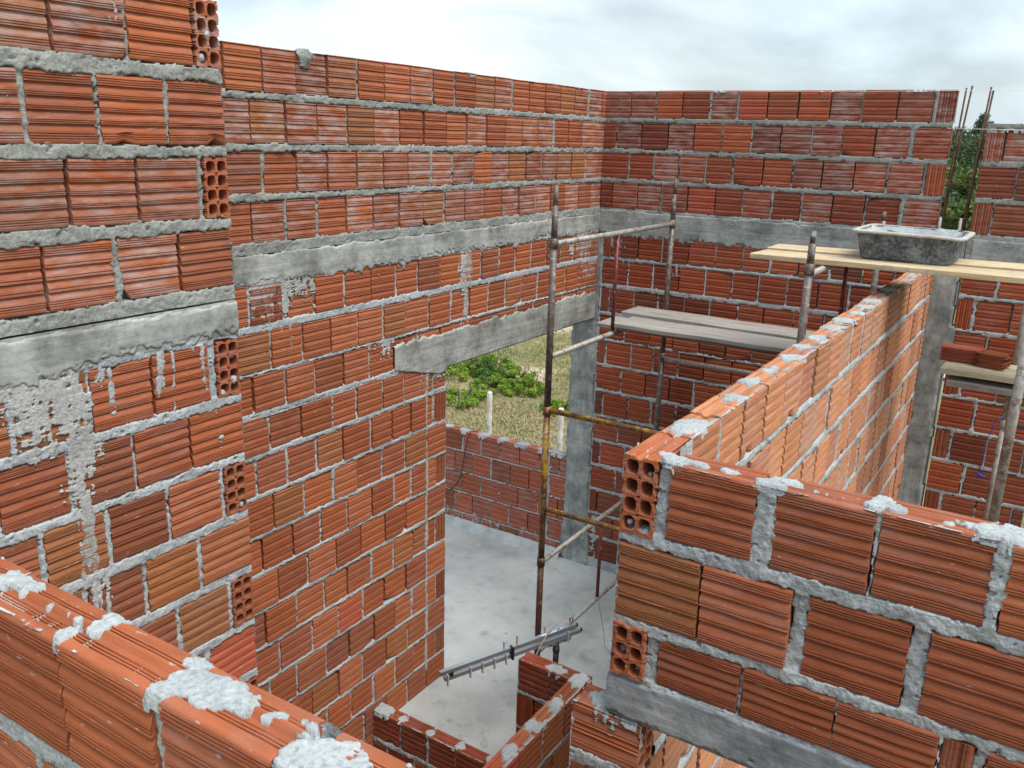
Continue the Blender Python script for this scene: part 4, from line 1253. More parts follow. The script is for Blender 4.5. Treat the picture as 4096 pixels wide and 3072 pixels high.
def grass():
    R = np.random.RandomState(5)
    n = 42000
    x = R.uniform(-14, -4.2, n); y = R.uniform(6.6, 20.5, n)
    dens = fbm(x * 0.5, y * 0.5, 77, 3)
    k = dens + R.uniform(-0.5, 0.6, n) > -0.05
    x, y = x[k], y[k]; n = len(x)
    z = ground_height(x, y)
    green = np.clip(0.35 + 0.9 * fbm(x * 0.35 + 4, y * 0.35, 78, 3) + R.uniform(-0.2, 0.2, n), 0, 1)
    hgt = R.uniform(0.02, 0.075, n)
    V = []; rn = []
    for j in range(3):
        a = R.uniform(0, 6.28, n); lean = R.uniform(0.0, 0.10, n)
        dx, dy = np.cos(a), np.sin(a); px, py = x + R.normal(0, 0.05, n), y + R.normal(0, 0.05, n)
        wv = 0.014
        b0 = np.stack([px - dy * wv, py + dx * wv, z], -1); b1 = np.stack([px + dy * wv, py - dx * wv, z], -1)
        tp = np.stack([px + dx * lean, py + dy * lean, z + hgt], -1)
        V.append(np.stack([b0, b1, tp], 1)); rn.append(green)
    V = np.concatenate(V).reshape(-1, 3); rn = np.concatenate(rn)
    F = np.arange(len(V)).reshape(-1, 3)
    o = obj('grass', V, F, M_GRASS, None, False, rn)
    set_props(o, "dry straw coloured and green grass of the field beyond the veranda", "grass", kind='stuff')
grass()

def make_tree(seed, mat, h, r, label, leaf=0.10, n=330, zlo=0.28):
    t = thing('tree', (0, 0, 0), label, 'tree', 'trees on the far hillside')
    R = np.random.RandomState(seed)
    s = Soup()
    V, F = tube_vf([(0, 0, -0.5), (0.05, 0.02, h * 0.3), (0.1, -0.05, h * 0.6), (0.05, 0, h * 0.85)], [0.22, 0.17, 0.1, 0.03], 7); s.add(V, F)
    cs = []
    for k in range(26):
        a = R.uniform(0, 6.28); zz = R.uniform(zlo, 0.98); q = r * math.sin(math.pi * min(1, 0.15 + zz * 0.85)) ** 0.7 * R.uniform(0.3, 1)
        cs.append((q * math.cos(a), q * math.sin(a), h * zz, r * R.uniform(0.22, 0.42)))
        if k % 3 == 0:
            V, F = tube_vf([(0.05, 0, h * zz * 0.6), (q * 0.5 * math.cos(a), q * 0.5 * math.sin(a), h * zz * 0.85), (q * math.cos(a), q * math.sin(a), h * zz)], [0.07, 0.05, 0.02], 5); s.add(V, F)
    me = bpy.data.meshes.new('trunk'); me.from_pydata([tuple(v) for v in np.concatenate(s.v)], [], s.f); link_mesh('trunk', me, M_BARK, t)
    link_mesh('crown', leaves_mesh('crown', cs, n, leaf, seed), mat, t)
    return t

def copy_tree(o, loc, rz, sc, label):
    c = o.copy(); COL.objects.link(c); c.location = loc; c.rotation_euler = (0, 0, rz); c.scale = (sc, sc, sc); c['label'] = label
    for ch in o.children:
        d = ch.copy(); COL.objects.link(d); d.parent = c
    return c

def trees():
    protos = [make_tree(1, M_TREE, 3.6, 2.3, ""), make_tree(2, M_TREE_LT, 3.2, 2.1, ""), make_tree(3, M_TREE, 3.3, 2.5, ""), make_tree(4, M_TREE, 5.0, 0.95, "", 0.07, 90, 0.72)]
    used = [False] * 4
    spots = []
    R = np.random.RandomState(12)
    # seen in the gap between the two back walls, nearest first: (px direction x/y, distance, kind, scale)
    gap = [(-0.092, 31, 1, 0.95, "leafy light green tree low in the gap between the two back walls"), (-0.118, 32, 0, 0.8, "dark green tree low in the gap beside the left bare rebar"),
           (-0.103, 39, 1, 1.05, "pale green tree halfway up the gap between the back walls"), (-0.08, 41, 0, 0.95, "dark tree in the gap behind the right bare rebar"), (-0.123, 44, 1, 1.0, "yellow green tree in the gap behind the left bare rebar"),
           (-0.10, 52, 2, 1.15, "dark green tree high on the hillside in the gap"), (-0.115, 58, 0, 1.05, "blue green tree under the skyline at the left of the gap"), (-0.088, 60, 2, 1.1, "dark tree under the skyline at the right of the gap"),
           (-0.0915, 66, 3, 1.0, "lone tree standing up against the sky above the gap")]
    for (q, d, k, sc, lb) in gap:
        spots.append((q * d, d, k, sc, lb))
    for i in range(26):
        d = R.uniform(34, 68); q = R.uniform(-0.42, 0.35)
        if -0.16 < q < -0.05: continue
        spots.append((q * d, d, int(R.randint(0, 3)), R.uniform(0.8, 1.2), "bushy tree on the hillside hidden behind the brick walls"))
    for (x, y, k, sc, lb) in spots:
        z = float(ground_height(np.array(x), np.array(y))) + EYE
        rz = R.uniform(0, 6.28)
        if not used[k]:
            o = protos[k]; o.location = (x, y, z); o.rotation_euler = (0, 0, rz); o.scale = (sc,) * 3; o['label'] = lb; used[k] = True
        else:
            copy_tree(protos[k], (x, y, z), rz, sc, lb)
trees()

# ================================================================== scaffold
def pipe_mat(name, paint, rust, spl, rustamt=0.5, gloss=0.5):
    m, t, b = new_mat(name)
    v = nd(t, "ShaderNodeTexCoord").outputs['Object']
    n1 = noise(t, v, 14, 5, 0.65); n2 = noise(t, v, 34, 4, 0.6); n3 = noise(t, v, 80, 3, 0.6)
    c = mixc(t, ramp(t, n1, [(0.62 - rustamt * 0.35, 0.0), (0.72 - rustamt * 0.3, 1.0)]), paint, rust)
    c = mixc(t, 0.6, c, ramp(t, n3, [(0.3, 0.55), (0.6, 1.2)]), 'MULTIPLY')
    n4 = noise(t, v, 110, 4, 0.7)
    c = mixc(t, ramp(t, mathn(t, 'ADD', mathn(t, 'MULTIPLY', n2, 0.55), mathn(t, 'MULTIPLY', n4, 0.45)), [(0.60 - spl * 0.14, 0.0), (0.66 - spl * 0.14, 0.85)]), c, (0.40, 0.40, 0.385))
    t.links.new(c, b.inputs['Base Color'])
    b.inputs['Roughness'].default_value = gloss
    b.inputs['Metallic'].default_value = 0.15
    bump(t, b, mathn(t, 'ADD', n2, n3), 0.4, 0.003)
    return m
M_PIPE = pipe_mat("cement_spattered_steel_pipe", (0.15, 0.13, 0.12), (0.115, 0.075, 0.06), 0.38)
M_PIPE_WHITE = pipe_mat("cement_caked_steel_pipe", (0.30, 0.28, 0.25), (0.17, 0.12, 0.09), 0.85, 0.3)
M_PIPE_YELLOW = pipe_mat("worn_yellow_painted_pipe", (0.40, 0.23, 0.02), (0.14, 0.065, 0.03), 0.42, 0.65)
M_PIPE_RUST = pipe_mat("rusty_steel_pipe", (0.22, 0.11, 0.025), (0.075, 0.035, 0.022), 0.05, 0.8)
M_PIPE_RED = pipe_mat("red_oxide_painted_pipe", (0.17, 0.028, 0.028), (0.12, 0.04, 0.035), 0.25, 0.3)

R_P = 0.0195
def frame(p, q, z0, z1, rungs, mats, label, strut=None, spigot=0.0, foot=False, group='scaffold frames', thick=(1, 1)):
    """one scaffold frame: two poles joined by rungs, with an upright strut between them."""
    t = thing('scaffold_frame', ((p[0] + q[0]) / 2, (p[1] + q[1]) / 2, z0), label, 'scaffold', group)
    for i, c in enumerate((p, q)):
        pole = tube('pole', [(c[0], c[1], z0), (c[0], c[1], z1)], R_P, mats[0], t)
        tube('collar', [(c[0], c[1], z1 - 0.055), (c[0], c[1], z1 - 0.002)], R_P + 0.005, mats[0], pole)
        if spigot:
            tube('spigot', [(c[0], c[1], z1 - 0.004), (c[0], c[1], z1 + spigot * 0.62)], R_P - 0.002, mats[0], pole)
            tube('spigot', [(c[0], c[1], z1 + spigot * 0.6), (c[0], c[1], z1 + spigot)], R_P - 0.006, mats[0], pole)
        if foot:
            s = Soup(); V, F = box_vf(c[0] - 0.06, c[0] + 0.06, c[1] - 0.06, c[1] + 0.06, z0 - 0.006, z0 + 0.004); s.add(V, F); s.build('foot_plate', M_PIPE_RUST, pole)
    for z in rungs:
        d = Vector((q[0] - p[0], q[1] - p[1], 0)).normalized() * (R_P - 0.004)
        tube('rung', [(p[0] + d.x, p[1] + d.y, z), (q[0] - d.x, q[1] - d.y, z)], 0.0165, mats[1], t)
    if strut:
        f, mt = strut
        tube('strut', [(p[0] + (q[0] - p[0]) * f, p[1] + (q[1] - p[1]) * f, rungs[1] + 0.012), (p[0] + (q[0] - p[0]) * f, p[1] + (q[1] - p[1]) * f, rungs[0] - 0.012)], 0.0125, mt, t)
    return t

P1, P2, P3, P4 = (-2.40, 4.185), (-2.40, 5.86), (-1.012, 4.185), (-1.006, 5.86)
ZA, ZB, ZC, ZD = -3.474, -2.47, -1.50, -0.53
frame(P1, P2, ZA, ZB, (-2.486 - 0.02, -3.135), (M_PIPE_RUST, M_PIPE_WHITE), "bottom scaffold frame beyond the opening, rusty pole and pale low rails with a red strut", (0.49, M_PIPE_RED), foot=True)
frame(P3, P4, ZA, ZB, (-2.506, -3.135), (M_PIPE_RUST, M_PIPE), "bottom scaffold frame on the floor hidden behind the sunlit partition", (0.49, M_PIPE_RED), foot=True)
frame(P1, P3, ZB, ZC, (-1.523, -2.145), (M_PIPE_YELLOW, M_PIPE_YELLOW), "yellow painted scaffold frame with flaking paint, in front of the column", None)
frame(P2, P4, ZB, ZC, (-1.545, -2.165), (M_PIPE, M_PIPE_WHITE), "middle scaffold frame close against the back wall under the low planks", None)
frame(P1, P2, ZC, ZD, (-0.561, -1.205), (M_PIPE, M_PIPE_WHITE), "top scaffold frame on the left, cement caked rails carrying the lower grey planks", (0.48, M_PIPE_RED), spigot=0.285)
frame(P3, P4, ZC, ZD, (-0.585, -1.205), (M_PIPE, M_PIPE_WHITE), "top scaffold frame by the sunlit partition, its upper rail carrying the yellow planks", (0.48, M_PIPE_RED), spigot=0.15)
P5, P6, P7, P8 = (-0.077, 3.95), (-0.145, 5.60), (1.30, 3.95), (1.30, 5.60)
frame(P5, P6, ZA, ZB, (-2.506, -3.135), (M_PIPE_WHITE, M_PIPE), "bottom frame of the right hand scaffold on the floor behind the front wall", None, foot=True)
frame(P5, P7, ZB, ZC, (-1.523, -2.145), (M_PIPE_WHITE, M_PIPE), "middle frame of the right hand scaffold, its near pole whitened with cement", None)
frame(P6, P8, ZB, ZC, (-1.523, -2.145), (M_PIPE_WHITE, M_PIPE), "middle back frame of the right hand scaffold standing before the far right wall", None)
frame(P5, P6, ZC, ZD, (-0.585, -1.195), (M_PIPE_WHITE, M_PIPE), "top frame of the right hand scaffold, its thick whitened pole at the right edge", None)
frame(P7, P8, ZC, ZD, (-0.585, -1.195), (M_PIPE_WHITE, M_PIPE), "outer top frame of the right hand scaffold, out beyond the picture", None)
frame(P7, P8, ZA, ZB, (-2.506, -3.135), (M_PIPE_WHITE, M_PIPE), "outer bottom frame of the right hand scaffold beyond the picture's edge", None, foot=True)

# ------------------------------------------------------------------ planks
def wood_mat(name, c0, c1, c2, dirt):
    m, t, b = new_mat(name)
    va = t.nodes.new('ShaderNodeVectorMath'); va.operation = 'ADD'
    t.links.new(nd(t, "ShaderNodeTexCoord").outputs['Object'], va.inputs[0])
    vs_ = t.nodes.new('ShaderNodeVectorMath'); vs_.operation = 'SCALE'; vs_.inputs[0].default_value = (13.0, 7.0, 5.0)
    t.links.new(t.nodes.new('ShaderNodeObjectInfo').outputs['Random'], vs_.inputs['Scale'])
    t.links.new(vs_.outputs[0], va.inputs[1])
    v = va.outputs[0]
    g = noise(t, v, 5, 6, 0.6, (0.6, 14, 14)); g2 = noise(t, v, 3, 4, 0.6, (0.5, 3, 3)); g3 = noise(t, v, 18, 4, 0.65)
    c = ramp(t, g, [(0.3, c0), (0.5, c1), (0.7, c2)])
    c = mixc(t, 0.6, c, ramp(t, g2, [(0.3, 0.75), (0.6, 1.1)]), 'MULTIPLY')
    c = mixc(t, mathn(t, 'MULTIPLY', ramp(t, g3, [(0.52, 0.0), (0.62, 1.0)]), dirt), c, (0.30, 0.30, 0.29))
    t.links.new(c, b.inputs['Base Color']); b.inputs['Roughness'].default_value = 0.8
    bump(t, b, g, 0.4, 0.004)
    return m
M_WOOD = wood_mat("fresh_pine", (0.36, 0.25, 0.13), (0.52, 0.40, 0.235), (0.62, 0.51, 0.34), 0.6)
M_WOOD_GREY = wood_mat("cement_greyed_board", (0.17, 0.155, 0.14), (0.30, 0.28, 0.255), (0.40, 0.38, 0.355), 0.9)
M_WOOD_CREAM = wood_mat("cream_board", (0.40, 0.34, 0.22), (0.52, 0.46, 0.32), (0.58, 0.53, 0.40), 0.5)

def plank(label, a, b, width, th, mat, seed, sag=0.0, group='scaffold planks'):
    """board from a to b (mid-line of its underside, eye-relative), local x along the board."""
    a = Vector(a); b = Vector(b)
    L_ = (b - a).length
    R = np.random.RandomState(seed)
    ns = 14
    V = []; F = []
    k1, k2 = R.uniform(-0.012, 0.012), R.uniform(-0.012, 0.012)
    for i in range(ns + 1):
        x = L_ * i / ns
        zz = -sag * math.sin(math.pi * i / ns) + 0.0015 * math.sin(i * 1.3 + seed)
        e = 0.003 * math.sin(i * 0.9 + seed * 2)
        for (y, z) in ((-width / 2 + e, 0.002), (-width / 2 + e, th - 0.003), (-width / 2 + e + 0.004, th), (width / 2 + e - 0.004, th), (width / 2 + e, th - 0.003), (width / 2 + e, 0.002)):
            xx = x + (k1 * y / width if i == 0 else (k2 * y / width if i == ns else 0))
            V.append((xx, y, z + zz))
    for i in range(ns):
        for k in range(6):
            k2_ = (k + 1) % 6
            F.append((i * 6 + k, i * 6 + k2_, (i + 1) * 6 + k2_, (i + 1) * 6 + k))
    F.append(tuple(range(5, -1, -1))); F.append(tuple(ns * 6 + k for k in range(6)))
    me = bpy.data.meshes.new('plank'); me.from_pydata(V, [], F)
    o = link_mesh('plank', me, mat, None)
    d = (b - a).normalized(); yv = Vector((0, 0, 1)).cross(d).normalized(); zv = d.cross(yv)
    o.matrix_world = Matrix(((d.x, yv.x, zv.x, a.x), (d.y, yv.y, zv.y, a.y), (d.z, yv.z, zv.z, a.z + EYE), (0, 0, 0, 1)))
    set_props(o, label, 'plank', group)
    return o
ZL = -1.205 + 0.017
plank("grey cement dusted plank at the front of the lower deck, lying on another board", (-2.38, 5.11, ZL + 0.028), (-0.82, 5.12, ZL + 0.028), 0.29, 0.027, M_WOOD_GREY, 1)
plank("underlying grey board of the lower deck, peeping out below the front plank", (-2.54, 5.18, ZL), (-0.82, 5.18, ZL), 0.29, 0.027, M_WOOD_GREY, 2)
plank("grey plank at the back of the lower deck nearest the back wall", (-2.57, 5.62, ZL + 0.004), (-0.82, 5.57, ZL + 0.004), 0.27, 0.027, M_WOOD_GREY, 3)
ZU = -0.585 + 0.017
plank("front yellow plank of the high deck running under the black tub to the right edge", (-1.375, 4.57, ZU), (1.5, 4.50, ZU + 0.02), 0.24, 0.028, M_WOOD, 4)
plank("back fresh yellow plank of the high deck, behind the tub", (-1.395, 4.90, ZU), (1.5, 4.83, ZU + 0.02), 0.235, 0.028, M_WOOD, 5)
ZR = -1.195 + 0.017
plank("cream coloured board at the right with broken bricks lying on it", (-0.452, 5.02, ZR + 0.060), (1.5, 5.02, ZR + 0.060), 0.30, 0.034, M_WOOD_CREAM, 6)
plank("grey board stacked under the cream board at the right", (-0.425, 5.00, ZR), (1.5, 5.00, ZR), 0.28, 0.032, M_WOOD_GREY, 7)
plank("short grey packing board between the two stacked boards at the right", (-0.05, 5.12, ZR + 0.033), (1.4, 5.12, ZR + 0.033), 0.18, 0.026, M_WOOD_GREY, 8)

# ------------------------------------------------------------------ mortar tub
def tub():
    m, t, b = new_mat("cement_splashed_black_plastic")
    v = nd(t, "ShaderNodeTexCoord").outputs['Object']
    n1 = noise(t, v, 14, 6, 0.75); n2 = noise(t, v, 70, 5, 0.7)
    mask = ramp(t, mathn(t, 'ADD', mathn(t, 'MULTIPLY', n1, 0.6), mathn(t, 'MULTIPLY', n2, 0.4)), [(0.45, 0.0), (0.60, 0.95)])
    c = mixc(t, mask, (0.05, 0.062, 0.078), (0.27, 0.305, 0.33))
    t.links.new(c, b.inputs['Base Color']); b.inputs['Roughness'].default_value = 0.65
    bump(t, b, mask, 0.5, 0.004)
    x0, x1, y0, y1, zb, h = -0.885, -0.455, 4.58, 4.96, ZU + 0.029, 0.145
    cx, cy = (x0 + x1) / 2, (y0 + y1) / 2
    tt = thing('mortar_tub', (cx, cy, zb), "black plastic mortar tub caked with grey cement, standing on the yellow planks", "tub")
    def rr(hx, hy, r, z, n=6):
        P = []
        for (sx, sy, a0) in ((1, 1, 0), (-1, 1, 90), (-1, -1, 180), (1, -1, 270)):
            for k in range(n + 1):
                a = math.radians(a0 + 90 * k / n)
                P.append((cx + sx * (hx - r) + r * math.cos(a), cy + sy * (hy - r) + r * math.sin(a), z))
        return P
    hx, hy = (x1 - x0) / 2, (y1 - y0) / 2
    loops = [rr(hx - 0.02, hy - 0.02, 0.05, zb), rr(hx - 0.002, hy - 0.002, 0.06, zb + 0.018), rr(hx + 0.022, hy + 0.022, 0.065, zb + h - 0.012), rr(hx + 0.024, hy + 0.024, 0.065, zb + h - 0.004)]
    inner = [rr(hx + 0.016, hy + 0.016, 0.06, zb + h), rr(hx - 0.010, hy - 0.010, 0.055, zb + 0.022), rr(hx - 0.03, hy - 0.03, 0.045, zb + 0.012)]
    V = []; F = []
    allL = loops + inner
    n = len(loops[0])
    for lp in allL: V += lp
    for i in range(len(allL) - 1):
        for k in range(n):
            k2 = (k + 1) % n
            F.append((i * n + k, i * n + k2, (i + 1) * n + k2, (i + 1) * n + k))
    F.append(tuple(range(n - 1, -1, -1))); F.append(tuple((len(allL) - 1) * n + k for k in range(n)))
    obj('shell', V, F, m, tt, True)
    # rim flange
    rim = [rr(hx + 0.020, hy + 0.020, 0.065, zb + h - 0.010), rr(hx + 0.045, hy + 0.045, 0.075, zb + h - 0.012), rr(hx + 0.046, hy + 0.046, 0.075, zb + h + 0.001), rr(hx + 0.018, hy + 0.018, 0.062, zb + h + 0.003)]
    V = []; F = []
    for lp in rim:
        V += [(x, y, z + 0.004 * math.sin(x * 23 + y * 17)) for x, y, z in lp]
    for i in range(4):
        j = (i + 1) % 4
        for k in range(n):
            k2 = (k + 1) % n
            F.append((i * n + k, i * n + k2, j * n + k2, j * n + k))
    obj('rim', V, F, M_MORTAR_RIM, tt, True)
    # mortar left inside
    res = 0.012
    S = np.arange(x0 - 0.012, x1 + 0.012, res); U = np.arange(y0 - 0.012, y1 + 0.012, res)
    SS, UU = np.meshgrid(S, U, indexing='ij')
    z = zb + 0.085 + 0.022 * fbm(SS * 9, UU * 9, 4, 3) + 0.008 * fbm(SS * 40, UU * 40, 5, 2) + 0.06 * np.clip((np.maximum(np.abs(SS - cx) / hx, np.abs(UU - cy) / hy) - 0.72) / 0.3, 0, 1)
    V = np.stack([SS.ravel(), UU.ravel(), z.ravel()], -1); ns, nu = SS.shape
    ii, jj = np.meshgrid(np.arange(ns - 1), np.arange(nu - 1), indexing='ij')
    idx = lambda a, b_: (a * nu + b_).ravel()
    rad = np.maximum(np.abs(SS - cx) - (hx - 0.045), 0) ** 2 + np.maximum(np.abs(UU - cy) - (hy - 0.045), 0) ** 2
    ok = (rad < 0.052 ** 2)
    Fq = np.stack([idx(ii, jj), idx(ii + 1, jj), idx(ii + 1, jj + 1), idx(ii, jj + 1)], -1)
    okf = ok.ravel()[Fq].all(1)
    o = obj('mortar_heap', V, Fq[okf], M_MORTAR_LT, None, True)
    set_props(o, "wet grey mortar lying in the black tub", "mortar")
M_MORTAR_RIM = mortar_mat("cement_crust", (0.36, 0.35, 0.31), (0.47, 0.46, 0.42), (0.55, 0.54, 0.5))
tub()

# ------------------------------------------------------------------ broken bricks on the boards at the right
def loose_brick(label, c, L_, rot, seed, mat):
    R = random.Random(seed)
    t = thing('broken_brick', c, label, 'brick', 'broken bricks on the boards')
    lp = brick_loop(0.075, 0.12, 1, 2)
    loop = np.array(lp); P = len(loop)
    V = []
    ca, sa = math.cos(rot), math.sin(rot)
    for i in range(5):
        x = -L_ / 2 + L_ * i / 4
        for (n, tt) in loop:
            xx = x + (R.uniform(-0.016, 0.016) if i in (0, 4) else 0)
            yy = -n - 0.06
            V.append((c[0] + xx * ca - yy * sa, c[1] + xx * sa + yy * ca, c[2] + tt))
    F = [(i * P + k, i * P + (k + 1) % P, (i + 1) * P + (k + 1) % P, (i + 1) * P + k) for i in range(4) for k in range(P)]
    F.append(tuple(range(P - 1, -1, -1))); F.append(tuple(4 * P + k for k in range(P)))
    V = np.array(V)
    obj('clay_shell', V, F, mat, t, False, [R.random()] * len(F), V + 3.7 * seed)
ztop = ZR + 0.095
loose_brick("larger dark broken brick lying beside the grey column on the cream board", (-0.385, 5.10, ztop), 0.185, 0.0, 3, M_BRICK_RED)
loose_brick("smaller orange broken brick lying askew on the cream board near the thick pole", (-0.235, 5.05, ztop - 0.0), 0.12, -0.25, 4, M_BRICK)

# ------------------------------------------------------------------ rebar column cage in the gap
def rebar():
    m, t, b = new_mat("rusty_rebar")
    v = nd(t, "ShaderNodeTexCoord").outputs['Object']
    c = ramp(t, noise(t, v, 20, 4, 0.6), [(0.35, (0.045, 0.024, 0.018)), (0.6, (0.13, 0.06, 0.032))])
    t.links.new(c, b.inputs['Base Color']); b.inputs['Roughness'].default_value = 0.85
    tt = thing('rebar_cage', (-0.62, 6.04, -0.51), "rusty reinforcing bar cage rising from the beam in the gap of the back wall", "rebar")
    bars = [((-0.695, 6.005), (-0.676, 6.01), 0.355), ((-0.700, 6.075), (-0.655, 6.085), 0.372), ((-0.575, 6.005), (-0.546, 6.01), 0.36), ((-0.573, 6.075), (-0.538, 6.075), 0.345)]
    for (a, c2, zt) in bars:
        bar = tube('bar', [(a[0], a[1], -0.53), (a[0] * 0.6 + c2[0] * 0.4, a[1], -0.1), (c2[0], c2[1], zt)], 0.0055, m, tt, 8)
    for z in (-0.40, -0.20, 0.02):
        q = (z + 0.51) / 0.87
        x0 = -0.697 + 0.02 * q; x1 = -0.574 + 0.03 * q
        tube('stirrup', [(x0 - 0.006, 5.998, z), (x1 + 0.006, 5.998, z - 0.004), (x1 + 0.006, 6.082, z - 0.004), (x0 - 0.006, 6.082, z), (x0 - 0.006, 5.998, z)], 0.003, m, tt, 6)
    for x in (-0.703, -0.590):
        tube('cement_sleeve', [(x, 6.0, -0.53), (x + 0.002, 6.0, -0.40)], [0.011, 0.008], M_MORTAR_RIM, tt, 8)
rebar()

# ------------------------------------------------------------------ strings, wires
def cloth_mat(name, c, rough=0.7):
    m, t, b = new_mat(name)
    v = nd(t, "ShaderNodeTexCoord").outputs['Object']
    cc = mixc(t, 1.0, c, ramp(t, noise(t, v, 40, 3), [(0.3, 0.8), (0.7, 1.15)]), 'MULTIPLY')
    t.links.new(cc, b.inputs['Base Color']); b.inputs['Roughness'].default_value = rough
    return m
M_STRING = cloth_mat("white_nylon_string", (0.7, 0.72, 0.72)); M_BLUE = cloth_mat("blue_nylon_string", (0.03, 0.05, 0.32)); M_CABLE = cloth_mat("black_cable", (0.025, 0.022, 0.02)); M_WIRE = cloth_mat("grey_wire", (0.16, 0.11, 0.10))
set_props(tube('string_line', [(-3.04, 5.985, 0.338), (-1.2, 5.985, 0.336), (0.06, 5.985, 0.344)], 0.0014, M_STRING, None, 5), "taut white string stretched along the very top of the back wall", "string")
set_props(tube('string_line', [(-0.74, 5.985, 0.124), (0.06, 5.985, 0.118)], 0.0018, M_STRING, None, 5), "taut white string crossing the gap one course below the wall top", "string")
set_props(tube('tie_wire', [(-2.93, 5.985, 0.30), (-2.90, 5.98, 0.22), (-2.84, 5.985, 0.14), (-2.80, 5.98, 0.06), (-2.80, 5.985, -0.03), (-2.84, 5.985, -0.06)], 0.002, M_WIRE, None, 5), "thin loose wire hanging down the back wall near its corner", "wire")
def cable():
    import itertools
    pts = [(-4.17, 6.05, -2.538), (-4.21, 5.99, -2.535), (-4.235, 5.976, -2.60), (-4.26, 5.975, -2.75), (-4.285, 5.975, -2.88), (-4.30, 5.974, -2.98), (-4.36, 5.974, -3.08), (-4.43, 5.974, -3.15), (-4.5, 5.974, -3.2)]
    set_props(tube('cable', pts, 0.004, M_CABLE, None, 6), "black cable hanging down over the veranda parapet", "cable")
    pts = [(-0.19, 5.565, -1.50), (-0.21, 5.56, -1.6), (-0.225, 5.565, -1.70), (-0.23, 5.56, -1.79), (-0.215, 5.56, -1.84)]
    t = thing('blue_string', (-0.2, 5.56, -1.85), "blue string with a knot hanging on the dark pole at the right", "string")
    tube('cord', [(-0.155, 5.575, -1.47)] + pts, 0.0028, M_BLUE, t, 6)
    tube('knot', [(-0.245, 5.56, -1.835), (-0.22, 5.552, -1.845), (-0.205, 5.556, -1.85), (-0.185, 5.56, -1.848)], [0.004, 0.009, 0.008, 0.003], M_BLUE, t, 6)
    tube('tail', [(-0.215, 5.556, -1.845), (-0.235, 5.553, -1.87)], 0.003, M_BLUE, t, 6)
    set_props(tube('tie_wire', [(-2.395, 5.02, -3.15), (-2.38, 5.03, -3.25), (-2.33, 5.0, -3.36), (-2.28, 4.93, -3.44), (-2.2, 4.9, -3.474)], 0.0018, M_WIRE, None, 5), "thin wire dangling from the lowest scaffold rail to the floor", "wire")
cable()

# ------------------------------------------------------------------ fence posts
def posts():
    m = concrete_mat("whitewashed_post", (0.48, 0.46, 0.42), (0.60, 0.58, 0.55), (0.68, 0.66, 0.63), 'z', 0.5)
    def post():
        s = Soup()
        R_ = 0.038; V = []; F = []
        for (z, q) in ((-1.25, 1.05), (-0.01, 0.94), (0, 0.86)):
            for k in range(8):
                a = math.radians(22.5 + 45 * k); V.append((R_ * q * math.cos(a) * 1.08, R_ * q * math.sin(a) * 1.08, z))
        for i in range(2):
            for k in range(8):
                F.append((i * 8 + k, i * 8 + (k + 1) % 8, (i + 1) * 8 + (k + 1) % 8, (i + 1) * 8 + k))
        F.append(tuple(16 + k for k in range(8))); F.append(tuple(range(7, -1, -1)))
        me = bpy.data.meshes.new('fence_post'); me.from_pydata(V, [], F)
        return me
    me = post()
    for (x, y, zt, lb) in ((-6.70, 10.0, -3.556, "left white concrete fence post, the taller of the two above the parapet"), (-5.51, 10.0, -3.572, "right white concrete fence post, half hidden behind the yellow rail")):
        o = link_mesh('fence_post', me, m if not me.materials else None, None)
        o.location = (x, y, zt + EYE)
        set_props(o, lb, "fence post", "white fence posts")
posts()

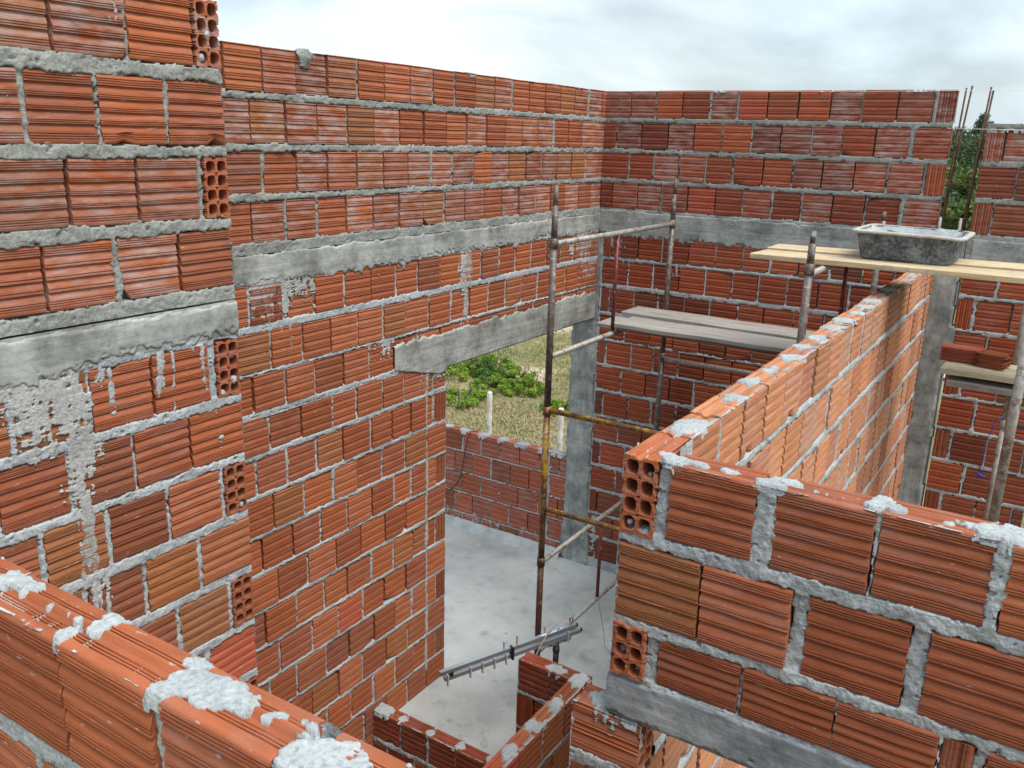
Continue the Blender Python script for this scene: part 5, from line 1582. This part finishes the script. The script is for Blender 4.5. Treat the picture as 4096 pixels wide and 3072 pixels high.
# ------------------------------------------------------------------ folded TV antenna leaning on its mast
def antenna():
    m, t, b = new_mat("aluminium")
    b.inputs['Base Color'].default_value = (0.50, 0.51, 0.53, 1); b.inputs['Metallic'].default_value = 0.8; b.inputs['Roughness'].default_value = 0.38
    bump(t, b, noise(t, nd(t, "ShaderNodeTexCoord").outputs['Object'], 60, 3), 0.1, 0.002)
    me_, te_, be_ = new_mat("dull_aluminium"); be_.inputs["Base Color"].default_value = (0.62, 0.62, 0.63, 1); be_.inputs["Metallic"].default_value = 0.25; be_.inputs["Roughness"].default_value = 0.5
    bump(te_, be_, noise(te_, nd(te_, "ShaderNodeTexCoord").outputs["Object"], 60, 3), 0.1, 0.002)
    mb, tb, bb = new_mat("black_plastic"); bb.inputs['Base Color'].default_value = (0.015, 0.015, 0.017, 1); bb.inputs['Roughness'].default_value = 0.5
    bump(tb, bb, noise(tb, nd(tb, "ShaderNodeTexCoord").outputs['Object'], 80, 3), 0.2, 0.002)
    mc, tcn, bcn = new_mat("blue_white_sticker"); vv = nd(tcn, "ShaderNodeTexCoord").outputs['Object']
    tcn.links.new(ramp(tcn, noise(tcn, vv, 30, 2, 0.5, (1, 1, 1)), [(0.48, (0.05, 0.25, 0.6)), (0.52, (0.7, 0.75, 0.8))]), bcn.inputs['Base Color'])
    A = Vector((-2.535, 3.345, -2.895)); B = Vector((-2.150, 4.205, -2.885))
    tt = thing('tv_antenna', (-2.207, 4.077, -3.47), "silver twin tube aerial lying level on a short black mast above the floor", "antenna")
    d = (B - A); L_ = d.length; d.normalize()
    sidev = Vector((0, 0, 1)).cross(d).normalized()
    upv = d.cross(sidev)
    def bar(name, p, q, w, h, mat, par):
        dd = (q - p).normalized(); s_ = Vector((0, 0, 1)).cross(dd)
        s_ = s_.normalized() if s_.length > 0.05 else sidev
        u_ = dd.cross(s_)
        V = []
        for c in (p, q):
            for (a, e) in ((-1, -1), (1, -1), (1, 1), (-1, 1)):
                V.append(tuple(c + s_ * (a * w / 2) + u_ * (e * h / 2)))
        return obj(name, V, [(0, 1, 2, 3), (7, 6, 5, 4), (0, 4, 5, 1), (1, 5, 6, 2), (2, 6, 7, 3), (3, 7, 4, 0)], mat, par)
    ub = bar('boom', A + upv * 0.022, B + upv * 0.022, 0.026, 0.024, m, tt)
    lb = bar('boom', A - upv * 0.022 + d * 0.03, B - upv * 0.022 + d * 0.035, 0.026, 0.024, m, tt)
    for q, s_ in ((0.045, -1), (0.20, -1), (0.285, -1), (0.37, -1), (0.455, -1), (0.93, -1)):
        p = A + d * (L_ * q) - upv * 0.012
        bar('element', p + sidev * -0.016 + upv * 0.02, p + sidev * -0.018 - upv * 0.048, 0.016, 0.006, me_, lb)
    for q, ln in ((0.46, 0.06), (0.555, 0.075), (0.765, 0.075), (0.965, 0.08)):
        p = A + d * (L_ * q) + upv * 0.03
        bar('element', p + sidev * 0.012 - upv * 0.01, p + sidev * 0.014 + upv * ln * 0.7, 0.014, 0.006, me_, ub)
    p = A + d * (L_ * 0.50); bar('spacer', p - upv * 0.04 - sidev * 0.012, p + upv * 0.04 - sidev * 0.012, 0.035, 0.012, mb, tt)
    p = A + d * (L_ * 0.075); bar('spacer', p - upv * 0.014, p + upv * 0.0145, 0.03, 0.018, mb, tt)
    p = B - d * 0.14; bar('mount', p - upv * 0.042 - d * 0.07, p - upv * 0.042 + d * 0.10, 0.03, 0.026, m, tt)
    for k in (-0.05, 0.05):
        c = p - upv * 0.042 + d * k - sidev * 0.016
        tube('bolt', [c, c - sidev * 0.008], 0.008, M_PIPE, tt, 8)
    for e in (ub, lb):
        pass
    for e, o_ in ((upv * 0.022, 0.0), (-upv * 0.022, 0.035)):
        c = B + e + d * o_
        tube('end_cap', [c - d * 0.002, c + d * 0.014], 0.0125, mb, tt, 10)
    c0 = A + d * (L_ * 0.72) + upv * 0.0335; c1 = A + d * (L_ * 0.92) + upv * 0.0335
    bar('sticker', c0, c1, 0.017, 0.0015, mc, tt)
    mast = (-2.207, 4.077)
    tube('mast', [(mast[0], mast[1], -3.475), (mast[0], mast[1], -2.925)], 0.018, M_MAST, tt, 10)
    tube('mast_clamp', [(mast[0], mast[1], -3.0), (mast[0], mast[1], -2.97)], 0.022, M_MAST, tt, 10)
    cb = [B - d * 0.03 + upv * 0.04, B - d * 0.02 + upv * 0.085, B - d * 0.09 + upv * 0.10, B - d * 0.20 + upv * 0.06 - sidev * 0.01, B - d * 0.28 + upv * 0.0 - sidev * 0.035, B - d * 0.32 - upv * 0.06 - sidev * 0.04, B - d * 0.36 - upv * 0.16 - sidev * 0.02]
    tube('cable', cb, 0.0045, M_COAX, tt, 8)
M_MAST = pipe_mat("black_painted_mast", (0.02, 0.02, 0.02), (0.03, 0.026, 0.022), 0.15, 0.4)
M_COAX = cloth_mat("grey_coax", (0.38, 0.36, 0.35))
antenna()
